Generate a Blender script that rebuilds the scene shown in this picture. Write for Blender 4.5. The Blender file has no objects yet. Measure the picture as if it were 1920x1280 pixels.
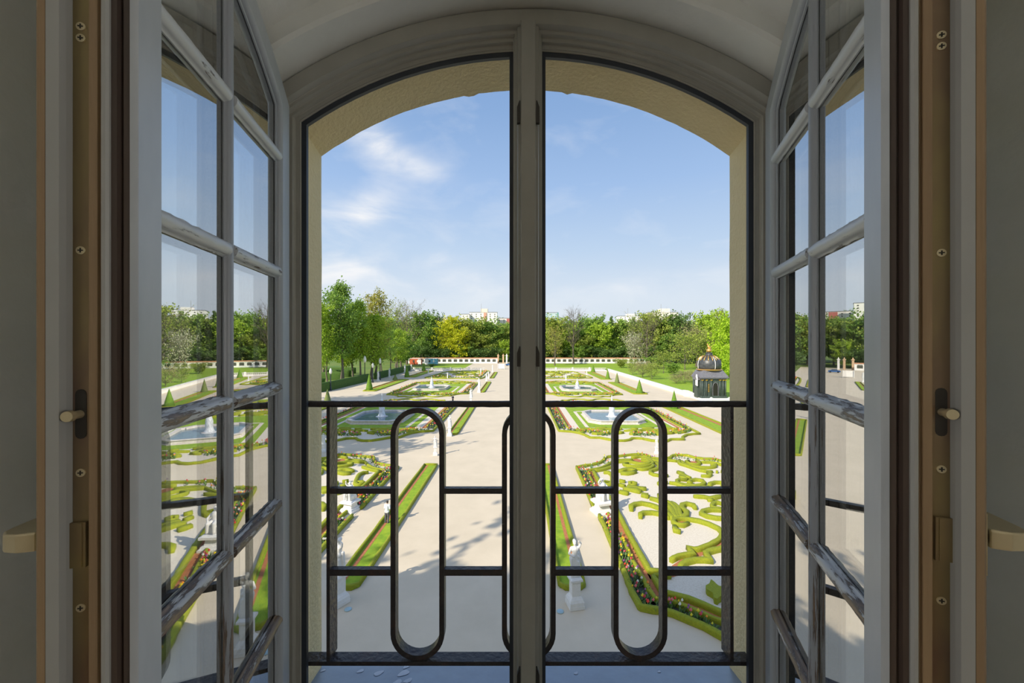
import bpy, bmesh, math, random
import numpy as np
from mathutils import Vector, Matrix, noise
random.seed(7)
S = bpy.context.scene
COL = S.collection
H = 13.5                     # eye height above the garden
F = 747.0                    # focal length in pixels of the 1920 px frame
WC = 0.044                   # x of the window's centre line

# ------------------------------------------------------------------ helpers
def tag(o, label=None, cat=None, group=None, kind=None):
    if label: o['label'] = label
    if cat: o['category'] = cat
    if group: o['group'] = group
    if kind: o['kind'] = kind
    return o

def empty(name, loc=(0, 0, 0), rz=0.0):
    o = bpy.data.objects.new(name, None)
    o.location = loc; o.rotation_euler = (0, 0, rz); o.empty_display_size = .2
    COL.objects.link(o)
    return o

class MB:
    def __init__(s): s.v = []; s.f = []; s.mi = []; s.cur = 0
    def add(s, vs, fs):
        n = len(s.v); s.v.extend([tuple(p) for p in vs])
        for f in fs:
            s.f.append(tuple(i + n for i in f)); s.mi.append(s.cur)
        return s
    def box(s, x0, x1, y0, y1, z0, z1):
        return s.add([(x0,y0,z0),(x1,y0,z0),(x1,y1,z0),(x0,y1,z0),(x0,y0,z1),(x1,y0,z1),(x1,y1,z1),(x0,y1,z1)],
            [(0,3,2,1),(4,5,6,7),(0,1,5,4),(1,2,6,5),(2,3,7,6),(3,0,4,7)])
    def frustum(s, cx, cy, z0, z1, a0, b0, a1, b1):
        return s.add([(cx-a0,cy-b0,z0),(cx+a0,cy-b0,z0),(cx+a0,cy+b0,z0),(cx-a0,cy+b0,z0),
                      (cx-a1,cy-b1,z1),(cx+a1,cy-b1,z1),(cx+a1,cy+b1,z1),(cx-a1,cy+b1,z1)],
            [(0,3,2,1),(4,5,6,7),(0,1,5,4),(1,2,6,5),(2,3,7,6),(3,0,4,7)])
    def tube(s, pts, rs, n=8, closed=False, cap=True):
        pts = [Vector(p) for p in pts]
        if not hasattr(rs, '__len__'): rs = [rs]*len(pts)
        vs = []; m = len(pts); up = Vector((0,0,1)); side = None
        for i, p in enumerate(pts):
            a = pts[(i-1) % m] if (closed or i > 0) else p
            b = pts[(i+1) % m] if (closed or i < m-1) else p
            d = (b-a).normalized()
            if side is None:
                side = d.cross(up)
                if side.length < 1e-3: side = d.cross(Vector((1,0,0)))
            side = (side - d*side.dot(d)).normalized()
            o = d.cross(side)
            for k in range(n):
                t = 2*math.pi*k/n
                vs.append(p + side*math.cos(t)*rs[i] + o*math.sin(t)*rs[i])
        fs = []
        for i in range(m if closed else m-1):
            j = (i+1) % m
            for k in range(n):
                l = (k+1) % n
                fs.append((i*n+k, i*n+l, j*n+l, j*n+k))
        if cap and not closed:
            fs.append(tuple(range(n))[::-1]); fs.append(tuple((m-1)*n+k for k in range(n)))
        return s.add(vs, fs)
    def lathe(s, prof, n=24, c=(0,0,0), cap=True):
        vs = []
        for r, z in prof:
            for k in range(n):
                t = 2*math.pi*k/n
                vs.append((c[0]+r*math.cos(t), c[1]+r*math.sin(t), c[2]+z))
        fs = []
        for i in range(len(prof)-1):
            for k in range(n):
                l = (k+1) % n
                fs.append((i*n+k, i*n+l, (i+1)*n+l, (i+1)*n+k))
        if cap:
            fs.append(tuple(range(n))[::-1]); fs.append(tuple((len(prof)-1)*n+k for k in range(n)))
        return s.add(vs, fs)
    def prism(s, poly, z0, z1, fn=lambda a, b, z: (a, b, z)):
        n = len(poly)
        vs = [fn(a, b, z0) for a, b in poly] + [fn(a, b, z1) for a, b in poly]
        fs = [tuple(range(n))[::-1], tuple(range(n, 2*n))] + [(i, (i+1) % n, n+(i+1) % n, n+i) for i in range(n)]
        return s.add(vs, fs)
    def capsule(s, p0, r0, p1, r1, n=12):
        p0 = Vector(p0); p1 = Vector(p1); d = (p1-p0)
        L = d.length
        d = d.normalized() if L > 1e-6 else Vector((0,0,1))
        pts = []; rs = []
        for a in (-.98, -.8, -.5, 0):
            pts.append(p0 + d*a*r0); rs.append(r0*math.sqrt(max(1-a*a, .001)))
        for a in (0.001, .5, .8, .98):
            pts.append(p1 + d*a*r1); rs.append(r1*math.sqrt(max(1-a*a, .001)))
        return s.tube(pts, rs, n)
    def build(s, name, mats, parent=None, smooth=False, fix=True, loc=None):
        me = bpy.data.meshes.new(name)
        me.from_pydata(s.v, [], s.f)
        if not isinstance(mats, (list, tuple)): mats = [mats]
        for m in mats: me.materials.append(m)
        if len(mats) > 1: me.polygons.foreach_set('material_index', s.mi)
        if fix:
            b = bmesh.new(); b.from_mesh(me); bmesh.ops.recalc_face_normals(b, faces=b.faces[:]); b.to_mesh(me); b.free()
        if smooth: me.polygons.foreach_set('use_smooth', [True]*len(me.polygons))
        me.update()
        o = bpy.data.objects.new(name, me); COL.objects.link(o)
        if parent: o.parent = parent
        if loc: o.location = loc
        return o

def autosmooth(o, ang=40):
    me = o.data
    b = bmesh.new(); b.from_mesh(me)
    for f in b.faces: f.smooth = True
    for e in b.edges:
        if len(e.link_faces) == 2 and e.calc_face_angle(0) > math.radians(ang): e.smooth = False
    b.to_mesh(me); b.free()
    return o

def sweep(poly, prof, fn, closed=True):
    """poly: 2-D path (a,z); prof: [(n,d)] n = inward mitred offset, d = depth; fn maps (a,z,d)->3-D."""
    n = len(poly)
    P = [Vector(p) for p in poly]
    area = sum(P[i].x*P[(i+1) % n].y - P[(i+1) % n].x*P[i].y for i in range(n))
    sg = 1 if area > 0 else -1
    offs = []
    for i in range(n):
        a = P[i-1] if (closed or i > 0) else None
        b = P[(i+1) % n] if (closed or i < n-1) else None
        d1 = (P[i]-a).normalized() if a is not None else None
        d2 = (b-P[i]).normalized() if b is not None else None
        if d1 is None: d1 = d2
        if d2 is None: d2 = d1
        n1 = Vector((-d1.y, d1.x))*sg; n2 = Vector((-d2.y, d2.x))*sg
        m = (n1+n2); m = m/max(m.length_squared*.5, .2)
        offs.append(m)
    vs = []; k = len(prof)
    for i in range(n):
        for (q, d) in prof:
            p = P[i]+offs[i]*q
            vs.append(fn(p.x, p.y, d))
    fs = []
    for i in range(n if closed else n-1):
        j = (i+1) % n
        for q in range(k):
            r = (q+1) % k
            fs.append((i*k+q, j*k+q, j*k+r, i*k+r))
    if not closed:
        fs.append(tuple(range(k))); fs.append(tuple((n-1)*k+q for q in range(k))[::-1])
    return vs, fs

# ------------------------------------------------------------------ materials
def mat(name, col, rough=.6, metal=0., col2=None, scale=20., detail=4., bump=0., bscale=None, stretch=None, contrast=(.35,.65), island=None, spec=None, trans=0.):
    m = bpy.data.materials.new(name); m.use_nodes = True
    nt = m.node_tree; N = nt.nodes; L = nt.links
    b = N['Principled BSDF']; out = N['Material Output']
    b.inputs['Roughness'].default_value = rough; b.inputs['Metallic'].default_value = metal
    if spec is not None: b.inputs['Specular IOR Level'].default_value = spec
    b.inputs['Base Color'].default_value = (*col, 1)
    tc = N.new('ShaderNodeTexCoord'); mp = N.new('ShaderNodeMapping')
    L.new(tc.outputs['Object'], mp.inputs[0])
    if stretch: mp.inputs['Scale'].default_value = stretch
    csock = None
    if col2:
        nz = N.new('ShaderNodeTexNoise'); nz.inputs['Scale'].default_value = scale; nz.inputs['Detail'].default_value = detail
        nz.inputs['Roughness'].default_value = .65
        L.new(mp.outputs[0], nz.inputs['Vector'])
        r = N.new('ShaderNodeValToRGB'); r.color_ramp.elements[0].position = contrast[0]; r.color_ramp.elements[1].position = contrast[1]
        r.color_ramp.elements[0].color = (*col, 1); r.color_ramp.elements[1].color = (*col2, 1)
        L.new(nz.outputs['Fac'], r.inputs[0]); csock = r.outputs[0]
        L.new(csock, b.inputs['Base Color'])
    if island:
        g = N.new('ShaderNodeNewGeometry'); r = N.new('ShaderNodeValToRGB')
        el = r.color_ramp.elements
        r.color_ramp.interpolation = island[0]
        cs = island[1]
        el[0].color = (*cs[0], 1); el[0].position = 0
        el[1].color = (*cs[-1], 1); el[1].position = 1 if island[0] == 'LINEAR' else (len(cs)-1)/len(cs)
        for i, c in enumerate(cs[1:-1], 1):
            e = el.new(i/(len(cs)-1) if island[0] == 'LINEAR' else i/len(cs)); e.color = (*c, 1)
        L.new(g.outputs['Random Per Island'], r.inputs[0]); csock = r.outputs[0]
        L.new(csock, b.inputs['Base Color'])
    if bump:
        nb = N.new('ShaderNodeTexNoise'); nb.inputs['Scale'].default_value = bscale or scale*3; nb.inputs['Detail'].default_value = 5
        L.new(mp.outputs[0], nb.inputs['Vector'])
        bp = N.new('ShaderNodeBump'); bp.inputs['Strength'].default_value = bump; bp.inputs['Distance'].default_value = .02
        L.new(nb.outputs['Fac'], bp.inputs['Height']); L.new(bp.outputs[0], b.inputs['Normal'])
    if trans:
        t = N.new('ShaderNodeBsdfTranslucent'); mx = N.new('ShaderNodeMixShader'); mx.inputs[0].default_value = trans
        if csock: L.new(csock, t.inputs[0])
        else: t.inputs[0].default_value = (*col, 1)
        L.new(b.outputs[0], mx.inputs[1]); L.new(t.outputs[0], mx.inputs[2]); L.new(mx.outputs[0], out.inputs[0])
    return m

M = {}
M['plaster'] = mat('interior_plaster', (.82,.84,.82), .85, col2=(.77,.79,.77), scale=6, bump=.08, bscale=60)
M['frame'] = mat('frame_paint', (.40,.395,.36), .40, col2=(.36,.355,.32), scale=8)
M['sash'] = mat('sash_paint', (.43,.47,.53), .35, col2=(.37,.41,.47), scale=10, stretch=(1,1,.3))
M['sash_dark'] = mat('sash_rebate_paint', (.30,.32,.35), .4, col2=(.24,.26,.29), scale=10)
M['seal'] = mat('rubber_seal', (.035,.042,.055), .5)
M['brown'] = mat('rebate_brown', (.085,.06,.05), .5, col2=(.055,.04,.035), scale=15, stretch=(1,1,.05))
M['wood'] = mat('pale_wood', (.31,.215,.125), .5, col2=(.25,.17,.10), scale=25, stretch=(1,1,.04), bump=.1)
M['lip'] = mat('lip_paint', (.34,.35,.35), .45)
M['brass'] = mat('passivated_steel', (.30,.24,.12), .36, .85, col2=(.21,.14,.11), scale=7, stretch=(1,1,.4))
M['handle'] = mat('champagne_metal', (.62,.54,.36), .33, .7)
M['darkmetal'] = mat('dark_screw', (.06,.055,.05), .4, .8)
M['spacer'] = mat('spacer_metal', (.17,.17,.16), .5, .3, col2=(.09,.09,.085), scale=260)
M['stucco'] = mat('yellow_stucco', (.82,.69,.43), .9, col2=(.76,.63,.37), scale=3.5, bump=.35, bscale=90, contrast=(.3,.7))
M['iron'] = mat('railing_iron', (.048,.042,.042), .38, .2, col2=(.085,.05,.038), scale=14, detail=8, bump=.3, bscale=70, contrast=(.52,.72))
M['sill'] = mat('zinc_sill', (.30,.36,.44), .42, .35, col2=(.26,.31,.38), scale=9, bump=.05)
M['spots'] = mat('bird_dropping', (.62,.66,.72), .8)

def weathered(name='weathered_glazing_bar', sc=(9, 60, 60), paint=(.50,.53,.57,1), lo=-.16, hi=.10):
    m = bpy.data.materials.new(name); m.use_nodes = True
    nt = m.node_tree; N = nt.nodes; L = nt.links; b = N['Principled BSDF']
    tc = N.new('ShaderNodeTexCoord'); mp = N.new('ShaderNodeMapping'); mp.inputs['Scale'].default_value = sc
    sep = N.new('ShaderNodeSeparateXYZ'); L.new(tc.outputs['Object'], sep.inputs[0])
    L.new(tc.outputs['Object'], mp.inputs[0])
    n1 = N.new('ShaderNodeTexNoise'); n1.inputs['Scale'].default_value = 1.; n1.inputs['Detail'].default_value = 8; n1.inputs['Roughness'].default_value = .7
    L.new(mp.outputs[0], n1.inputs['Vector'])
    # paint flakes off more towards the bottom of the sash
    mr = N.new('ShaderNodeMapRange'); mr.inputs['From Min'].default_value = .55; mr.inputs['From Max'].default_value = -.7
    mr.inputs['To Min'].default_value = lo; mr.inputs['To Max'].default_value = hi
    L.new(sep.outputs['Z'], mr.inputs['Value'])
    ad = N.new('ShaderNodeMath'); ad.operation = 'ADD'; L.new(n1.outputs['Fac'], ad.inputs[0]); L.new(mr.outputs[0], ad.inputs[1])
    r = N.new('ShaderNodeValToRGB'); el = r.color_ramp.elements
    el[0].position = .50; el[0].color = paint; el[1].position = .54; el[1].color = (.09,.07,.06,1)
    e = el.new(.62); e.color = (.22,.16,.11,1)
    L.new(ad.outputs[0], r.inputs[0]); L.new(r.outputs[0], b.inputs['Base Color'])
    b.inputs['Roughness'].default_value = .4
    bp = N.new('ShaderNodeBump'); bp.inputs['Strength'].default_value = .5; bp.inputs['Distance'].default_value = .004; bp.invert = True
    L.new(r.outputs[0], bp.inputs['Height']); bp.invert = False; L.new(bp.outputs[0], b.inputs['Normal'])
    return m
M['bar'] = weathered()
M['bar_up'] = weathered('weathered_upright_bar', (120, 120, 5), (.30,.33,.38,1), -.2, .02)

def glassmat(name, lo, hi, ex):
    m = bpy.data.materials.new(name); m.use_nodes = True
    nt = m.node_tree; N = nt.nodes; L = nt.links; N.remove(N['Principled BSDF'])
    g = N.new('ShaderNodeBsdfGlossy'); g.inputs['Roughness'].default_value = 0.0; g.inputs['Color'].default_value = (.97,.98,.98,1)
    t = N.new('ShaderNodeBsdfTransparent'); t.inputs['Color'].default_value = (.95,.97,.96,1)
    lw = N.new('ShaderNodeLayerWeight'); lw.inputs['Blend'].default_value = .5
    mr = N.new('ShaderNodeMapRange'); mr.inputs['From Min'].default_value = 0; mr.inputs['From Max'].default_value = 1
    mr.inputs['To Min'].default_value = lo; mr.inputs['To Max'].default_value = hi
    pw = N.new('ShaderNodeMath'); pw.operation = 'POWER'; pw.inputs[1].default_value = ex; L.new(lw.outputs['Facing'], pw.inputs[0]); L.new(pw.outputs[0], mr.inputs['Value'])
    mx = N.new('ShaderNodeMixShader'); L.new(mr.outputs[0], mx.inputs[0]); L.new(t.outputs[0], mx.inputs[1]); L.new(g.outputs[0], mx.inputs[2])
    L.new(mx.outputs[0], N['Material Output'].inputs[0])
    return m
M['glass_outer'] = glassmat('window_glass', .06, .78, .9); M['glass_inner'] = glassmat('coated_window_glass', .10, 1.0, .55)

# garden materials
M['gravel'] = mat('beige_gravel', (.68,.59,.45), .95, col2=(.60,.52,.39), scale=.35, detail=10, bump=.2, bscale=8, contrast=(.3,.7))
M['white_gravel'] = mat('white_gravel', (.72,.66,.55), .95, col2=(.57,.49,.38), scale=9, detail=6, contrast=(.42,.78))
M['soil'] = mat('red_soil', (.50,.20,.085), .95, col2=(.38,.14,.06), scale=6)
M['lawn'] = mat('lawn', (.17,.31,.014), .9, col2=(.31,.43,.02), scale=1.6, detail=8, bump=.4, bscale=14)
M['meadow'] = mat('park_grass', (.085,.17,.018), .95, col2=(.17,.22,.035), scale=.08, detail=9)
M['hedge'] = mat('box_hedge', (.20,.25,.012), .85, col2=(.33,.35,.015), scale=9, detail=8, bump=.9, bscale=22, contrast=(.3,.7))
M['tall_hedge'] = mat('tall_hedge', (.035,.085,.010), .9, col2=(.075,.15,.018), scale=3, detail=8, bump=.9, bscale=7)
M['topiary'] = mat('topiary_green', (.075,.17,.012), .85, col2=(.15,.27,.015), scale=4, detail=8, bump=.8, bscale=10)
M['topiary_grey'] = mat('topiary_olive', (.12,.17,.045), .85, col2=(.20,.24,.07), scale=4, detail=8, bump=.8, bscale=10)
M['marble'] = mat('white_stone', (.80,.80,.79), .55, col2=(.72,.72,.71), scale=4)
M['stone'] = mat('basin_stone', (.66,.62,.57), .7, col2=(.52,.47,.44), scale=2.5)
M['water'] = mat('pool_water', (.10,.17,.20), .06, 0, col2=(.14,.23,.27), scale=1.2, bump=.25, bscale=5)
M['petals'] = mat('tulip_petals', (.8,.1,.05), .6, island=('CONSTANT', [(.78,.05,.03),(.85,.62,.02),(.80,.78,.70),(.75,.16,.20),(.62,.05,.08),(.86,.30,.04),(.30,.10,.30),(.82,.70,.04)]))
M['tulip_leaf'] = mat('tulip_leaves', (.06,.16,.05), .6, island=('LINEAR', [(.08,.18,.06),(.20,.34,.09)]), trans=.2)
M['trunk'] = mat('bark', (.105,.085,.065), .9, col2=(.20,.17,.13), scale=.6, stretch=(1,1,.2), bump=.4)
M['white'] = mat('white_render', (.82,.80,.77), .8)
M['orange'] = mat('terracotta_coping', (.55,.26,.14), .8, col2=(.44,.20,.10), scale=2)
M['grille'] = mat('dark_grille', (.035,.04,.035), .7, col2=(.10,.11,.08), scale=1.5)
def leafm(n, a, b, tr=.35): return mat(n, a, .75, island=('LINEAR', [a, b]), trans=tr)
LF = {
 'lime': leafm('leaf_lime', (.26,.42,.03), (.48,.62,.06)),
 'green': leafm('leaf_green', (.16,.30,.045), (.30,.44,.07)),
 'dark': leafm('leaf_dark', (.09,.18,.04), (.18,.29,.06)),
 'yellow': leafm('leaf_yellow', (.42,.50,.015), (.66,.64,.02)),
 'olive': leafm('leaf_olive', (.24,.32,.05), (.40,.46,.075)),
 'brown': leafm('leaf_brown', (.32,.28,.13), (.46,.43,.20)),
 'bright': leafm('leaf_bright', (.33,.52,.02), (.50,.68,.04)),
 'blossom': leafm('leaf_blossom', (.45,.45,.30), (.66,.65,.50)),
 'rust': leafm('leaf_rust', (.42,.33,.08), (.36,.42,.05)),
}

# ------------------------------------------------------------------ camera
cam = bpy.data.cameras.new('camera'); co = bpy.data.objects.new('camera', cam); COL.objects.link(co)
cam.sensor_width = 36; cam.lens = F*36/1920; cam.clip_start = .05; cam.clip_end = 3000
co.location = (0, 0, H); co.rotation_euler = (math.radians(90), 0, 0)
S.camera = co

# ------------------------------------------------------------------ light
W = bpy.data.worlds.new('sky'); S.world = W; W.use_nodes = True
nt = W.node_tree; N = nt.nodes; L = nt.links; bg = N['Background']
tc = N.new('ShaderNodeTexCoord'); sp = N.new('ShaderNodeSeparateXYZ'); L.new(tc.outputs['Generated'], sp.inputs[0])
rp = N.new('ShaderNodeValToRGB'); el = rp.color_ramp.elements
el[0].position = 0; el[0].color = (.74,.80,.86,1); el[1].position = 1; el[1].color = (.13,.24,.52,1)
for p, c in ((.10,(.70,.79,.89)),(.22,(.52,.67,.87)),(.36,(.36,.53,.82)),(.50,(.26,.42,.71)),(.62,(.21,.36,.66))):
    e = el.new(p); e.color = (*c, 1)
L.new(sp.outputs['Z'], rp.inputs[0])
def mth(op, a=None, b=None, c=None):
    n = N.new('ShaderNodeMath'); n.operation = op
    for i, x in enumerate((a, b, c)):
        if x is None: continue
        if isinstance(x, (int, float)): n.inputs[i].default_value = x
        else: L.new(x, n.inputs[i])
    return n.outputs[0]
# clouds: wispy noise, thicker to the left and low down, with three brighter banks
mp = N.new('ShaderNodeMapping'); mp.inputs['Scale'].default_value = (1.0, 1.0, 2.4); mp.inputs['Rotation'].default_value = (0, .45, .2)
L.new(tc.outputs['Generated'], mp.inputs[0])
nz = N.new('ShaderNodeTexNoise'); nz.inputs['Scale'].default_value = 5.; nz.inputs['Detail'].default_value = 9; nz.inputs['Roughness'].default_value = .55
nz.inputs['Distortion'].default_value = .35
L.new(mp.outputs[0], nz.inputs['Vector'])
def blob(d, r, amt, sx=1., tilt=0.):
    d = Vector(d).normalized()
    a = Vector((1,0,0)); a = (a - d*a.dot(d)).normalized(); b = d.cross(a)*-1
    a2 = a*math.cos(tilt)+b*math.sin(tilt); b2 = -a*math.sin(tilt)+b*math.cos(tilt)
    def dot(v):
        n = N.new('ShaderNodeVectorMath'); n.operation = 'DOT_PRODUCT'; L.new(tc.outputs['Generated'], n.inputs[0]); n.inputs[1].default_value = v
        return n.outputs['Value']
    q = mth('ADD', mth('POWER', mth('DIVIDE', dot(a2), r*sx), 2.), mth('POWER', mth('DIVIDE', dot(b2), r), 2.))
    fr = mth('GREATER_THAN', dot(d), 0.)
    g = mth('MULTIPLY', mth('EXPONENT', mth('MULTIPLY', q, -1.)), amt)
    return mth('MULTIPLY', g, fr)
def pix(x, y): return ((x-960)/F, 1, (640-y)/F)
cov = None
for args in ((pix(705,262), .035, .9, 2.4, -.75), (pix(790,315), .022, .42, 3.6, -.35), (pix(685,402), .035, .85, 1.7, .5), (pix(630,425), .05, .62, 1.4, .2),
             (pix(820,485), .016, .60, 1.6, .1), (pix(720,520), .06, .5, 4.5, 0), (pix(640,500), .045, .5, 2, 0), (pix(1250,530), .035, .35, 5, .12), (pix(880,540), .04,.35,4,0)):
    g = blob(*args); cov = g if cov is None else mth('ADD', cov, g)
nn = mth('SUBTRACT', nz.outputs['Fac'], .36)
cl = mth('MULTIPLY', mth('MULTIPLY', nn, 3.0), cov)
nz2 = mth('MULTIPLY', mth('SUBTRACT', nz.outputs['Fac'], .52), .9)
cl = mth('ADD', cl, mth('MAXIMUM', nz2, 0.))
cl = mth('MINIMUM', mth('MAXIMUM', cl, 0.), .95)
mx = N.new('ShaderNodeMix'); mx.data_type = 'RGBA'
L.new(cl, mx.inputs[0]); L.new(rp.outputs[0], mx.inputs[6]); mx.inputs[7].default_value = (.93,.94,.96,1)
# bright veil round the sun (behind the palace)
SUN_AZ = Vector((-.72, -.69, 0)).normalized(); EL = math.radians(33)
sd = Vector((SUN_AZ.x*math.cos(EL), SUN_AZ.y*math.cos(EL), math.sin(EL)))
dt = N.new('ShaderNodeVectorMath'); dt.operation = 'DOT_PRODUCT'; L.new(tc.outputs['Generated'], dt.inputs[0]); dt.inputs[1].default_value = sd
vl = mth('MULTIPLY', mth('POWER', mth('MAXIMUM', dt.outputs['Value'], 0.), 2.5), .8)
ad = N.new('ShaderNodeMix'); ad.data_type = 'RGBA'; ad.blend_type = 'ADD'; ad.inputs[0].default_value = 1
cv = N.new('ShaderNodeCombineColor'); L.new(vl, cv.inputs[0]); L.new(mth('MULTIPLY', vl, .93), cv.inputs[1]); L.new(mth('MULTIPLY', vl, .80), cv.inputs[2])
L.new(mx.outputs[2], ad.inputs[6]); L.new(cv.outputs[0], ad.inputs[7])
L.new(ad.outputs[2], bg.inputs['Color']); bg.inputs['Strength'].default_value = 1.0
sl = bpy.data.lights.new('sun', 'SUN'); sl.energy = 5.5; sl.angle = .009; sl.color = (1., .90, .74)
so = bpy.data.objects.new('sun', sl); COL.objects.link(so); so.rotation_euler = (-sd).to_track_quat('-Z', 'Y').to_euler(); so.location = (-30, -30, 60)

vs = S.view_settings; vs.view_transform = 'Standard'; vs.look = 'None'; vs.gamma = 1; vs.exposure = 0.0; vs.use_curve_mapping = False
S.cycles.max_bounces = 10; S.cycles.transparent_max_bounces = 16; S.cycles.use_denoising = True; S.cycles.diffuse_bounces = 5; S.cycles.glossy_bounces = 5
S.cycles.caustics_reflective = False; S.cycles.caustics_refractive = False; S.cycles.sample_clamp_indirect = 6
S.render.film_transparent = False

# ------------------------------------------------------------------ the window opening
ZC = H - .305                # centre height of every arch
def arch(half, R, zb, n=28, steps_side=1):
    """closed outline (x,z) about the window centre: up the right side, over the arch, down the left"""
    zs = math.sqrt(R*R-half*half)
    a0 = math.atan2(zs, half)
    pts = [(half, zb)]
    for i in range(n+1):
        a = a0 + (math.pi-2*a0)*i/n
        pts.append((R*math.cos(a), ZC+R*math.sin(a)))
    pts.append((-half, zb))
    return [(x+WC, z) for x, z in pts]

def ringwall(name, loops, mats, mis=None, outer=None, parent=None):
    """loft a set of equal-length loops [(pts, y)], with an optional rectangle joined to the last"""
    mb = MB(); n = len(loops[0][0])
    for k in range(len(loops)-1):
        mb.cur = mis[k] if mis else 0
        (A, ya), (B, yb) = loops[k], loops[k+1]
        vs = [(x, ya, z) for x, z in A] + [(x, yb, z) for x, z in B]
        mb.add(vs, [(i, (i+1) % n, n+(i+1) % n, n+i) for i in range(n)])
    return mb

def rectmap(pts, x0, x1, z0, z1, cz=H):
    out = []
    for x, z in pts:
        dx, dz = x-WC, z-cz
        if abs(dx) < 1e-6: dx = 1e-6
        t = min(((x1-WC) if dx > 0 else (x0-WC))/dx, ((z1-cz)/dz if dz > 0 else (z0-cz)/dz) if abs(dz) > 1e-6 else 1e9)
        out.append((WC+dx*t, cz+dz*t))
    # snap nearest points to the rectangle corners
    for cx, cz2 in ((x0,z0),(x1,z0),(x1,z1),(x0,z1)):
        i = min(range(len(out)), key=lambda q: (out[q][0]-cx)**2+(out[q][1]-cz2)**2); out[i] = (cx, cz2)
    return out

def dense(pts, step=.12):
    out = []; n = len(pts)
    for i in range(n):
        a = Vector(pts[i]); b = Vector(pts[(i+1) % n]); m = max(1, int((b-a).length/step))
        for k in range(m): out.append(tuple(a+(b-a)*k/m))
    return out

ZB = H-1.10
# inner reveal, step, niche and room-side wall (thick palace wall)
innerp = arch(.73, 1.215, ZB); stepi = arch(.785, 1.262, ZB); nichef = arch(.86, 1.34, ZB)
mb = ringwall('wall_front', [(innerp, 1.085), (innerp, 1.0), (innerp, .99)], None)
# round the lip of the reveal
lip = arch(.738, 1.223, ZB)
mb = ringwall('', [(innerp, 1.12), (innerp, .996), (lip, .988), (stepi, .988), (nichef, .12)], None)
rect = rectmap(nichef, -3.0, 3.2, H-1.7, H+2.2)
mb2 = ringwall('', [(nichef, .12), (rect, .12)], None)
mb.add(mb2.v, mb2.f)
wf = autosmooth(mb.build('wall_front', M['plaster']), 35); tag(wf, kind='structure')
# window board inside the niche
sb = MB(); sb.box(WC-.72, WC+.72, .15, 1.11, ZB-.05, ZB+.012); o = sb.build('trim_1', M['frame']); tag(o, kind='structure')
# room
FZ, CZ = H-1.7, H+2.2
for nm, bx in (('floor', (-3.1,3.3,-4.1,.14,FZ-.1,FZ)), ('ceiling', (-3.1,3.3,-4.1,.14,CZ,CZ+.1)),
               ('wall_left', (-3.1,-3.0,-4.1,.14,FZ,CZ)), ('wall_right', (3.2,3.3,-4.1,.14,FZ,CZ)), ('wall_back', (-3.1,3.3,-4.2,-4.1,FZ,CZ))):
    b = MB(); b.box(*bx)
    o = b.build(nm, M['wood'] if nm == 'floor' else M['plaster']); tag(o, kind='structure')

# outer wall with stucco reveal: slightly splayed, worn arris
fi = dense(arch(.642, 1.124, ZB+.02)); 
def jit(pts, a, sd):
    out = []
    for i, (x, z) in enumerate(pts):
        k = a*(noise.noise(Vector((x*9+sd, z*9, sd)))*1.0 + .5*noise.noise(Vector((x*31, z*31, sd))))
        out.append((x+k*.5, z-abs(k)))
    return out
def arch2(half, zsp, ztop, zb, n=28):
    drop = ztop-zsp; R = (half*half+drop*drop)/(2*drop); zc = ztop-R
    a0 = math.atan2(zsp-zc, half); pts = [(half+WC, zb)]
    for i in range(n+1):
        a = a0+(math.pi-2*a0)*i/n; pts.append((WC+R*math.cos(a), zc+R*math.sin(a)))
    pts.append((-half+WC, zb)); return pts
def resample_like(src, dst, n1):
    return None
base_i = arch2(.652, H+.628, H+.828, ZB+.0)
base_o = arch2(.661, H+.600, H+.814, ZB-.10)
def densepair(A, B, m_side=16, m_arch=3):
    a2, b2 = [], []
    n = len(A)
    for i in range(n):
        m = m_side if i in (0, n-2) else (1 if i == n-1 else m_arch)
        for k in range(m):
            t = k/m
            a2.append((A[i][0]*(1-t)+A[(i+1) % n][0]*t, A[i][1]*(1-t)+A[(i+1) % n][1]*t))
            b2.append((B[i][0]*(1-t)+B[(i+1) % n][0]*t, B[i][1]*(1-t)+B[(i+1) % n][1]*t))
    return a2, b2
A2, B2 = densepair(base_i, base_o)
def grow(pts, g): return [(WC+(x-WC)*(1+g), z+(g*.8 if z > H+.5 else 0)) for x, z in pts]
B3 = jit(grow(B2, .001), .0026, 3.1)
for i, (x, z) in enumerate(B3):      # three plaster drips on the soffit's edge
    for bx in (-.135, .18):
        if z > H+.7 and abs(x-bx) < .012: B3[i] = (x, z-.006)
B4 = grow(B3, .022)
M2 = [((a[0]+b[0])/2, (a[1]+b[1])/2) for a, b in zip(A2, B2)]
mb = ringwall('', [(A2, 1.1305), (M2, 1.205), (B3, 1.292), (B4, 1.31)], None)
ROOF = 20.6
rect = rectmap(B4, -34, 34, 0.0, ROOF)
mb2 = ringwall('', [(B4, 1.31), (rect, 1.31)], None); mb.add(mb2.v, mb2.f)
mb.box(-34, 34, .80, 1.305, H+2.4, ROOF)       # upper wall has thickness
o = autosmooth(mb.build('wall_facade', M['stucco']), 50); tag(o, kind='structure')
# palace roof mass above (throws the shade over the forecourt)
b = MB(); b.box(-34, 34, -12, .8, H+2.4, ROOF); b.box(-34,-3.4,-12,.8,0,H+2.4); b.box(3.6,34,-12,.8,0,H+2.4)
for x in (-24.5, -17.5, -6, 5): b.box(x, x+1.6, -2, -.6, ROOF, ROOF+1.4)
o = b.build('trim_2', M['stucco']); tag(o, kind='structure')
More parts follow.
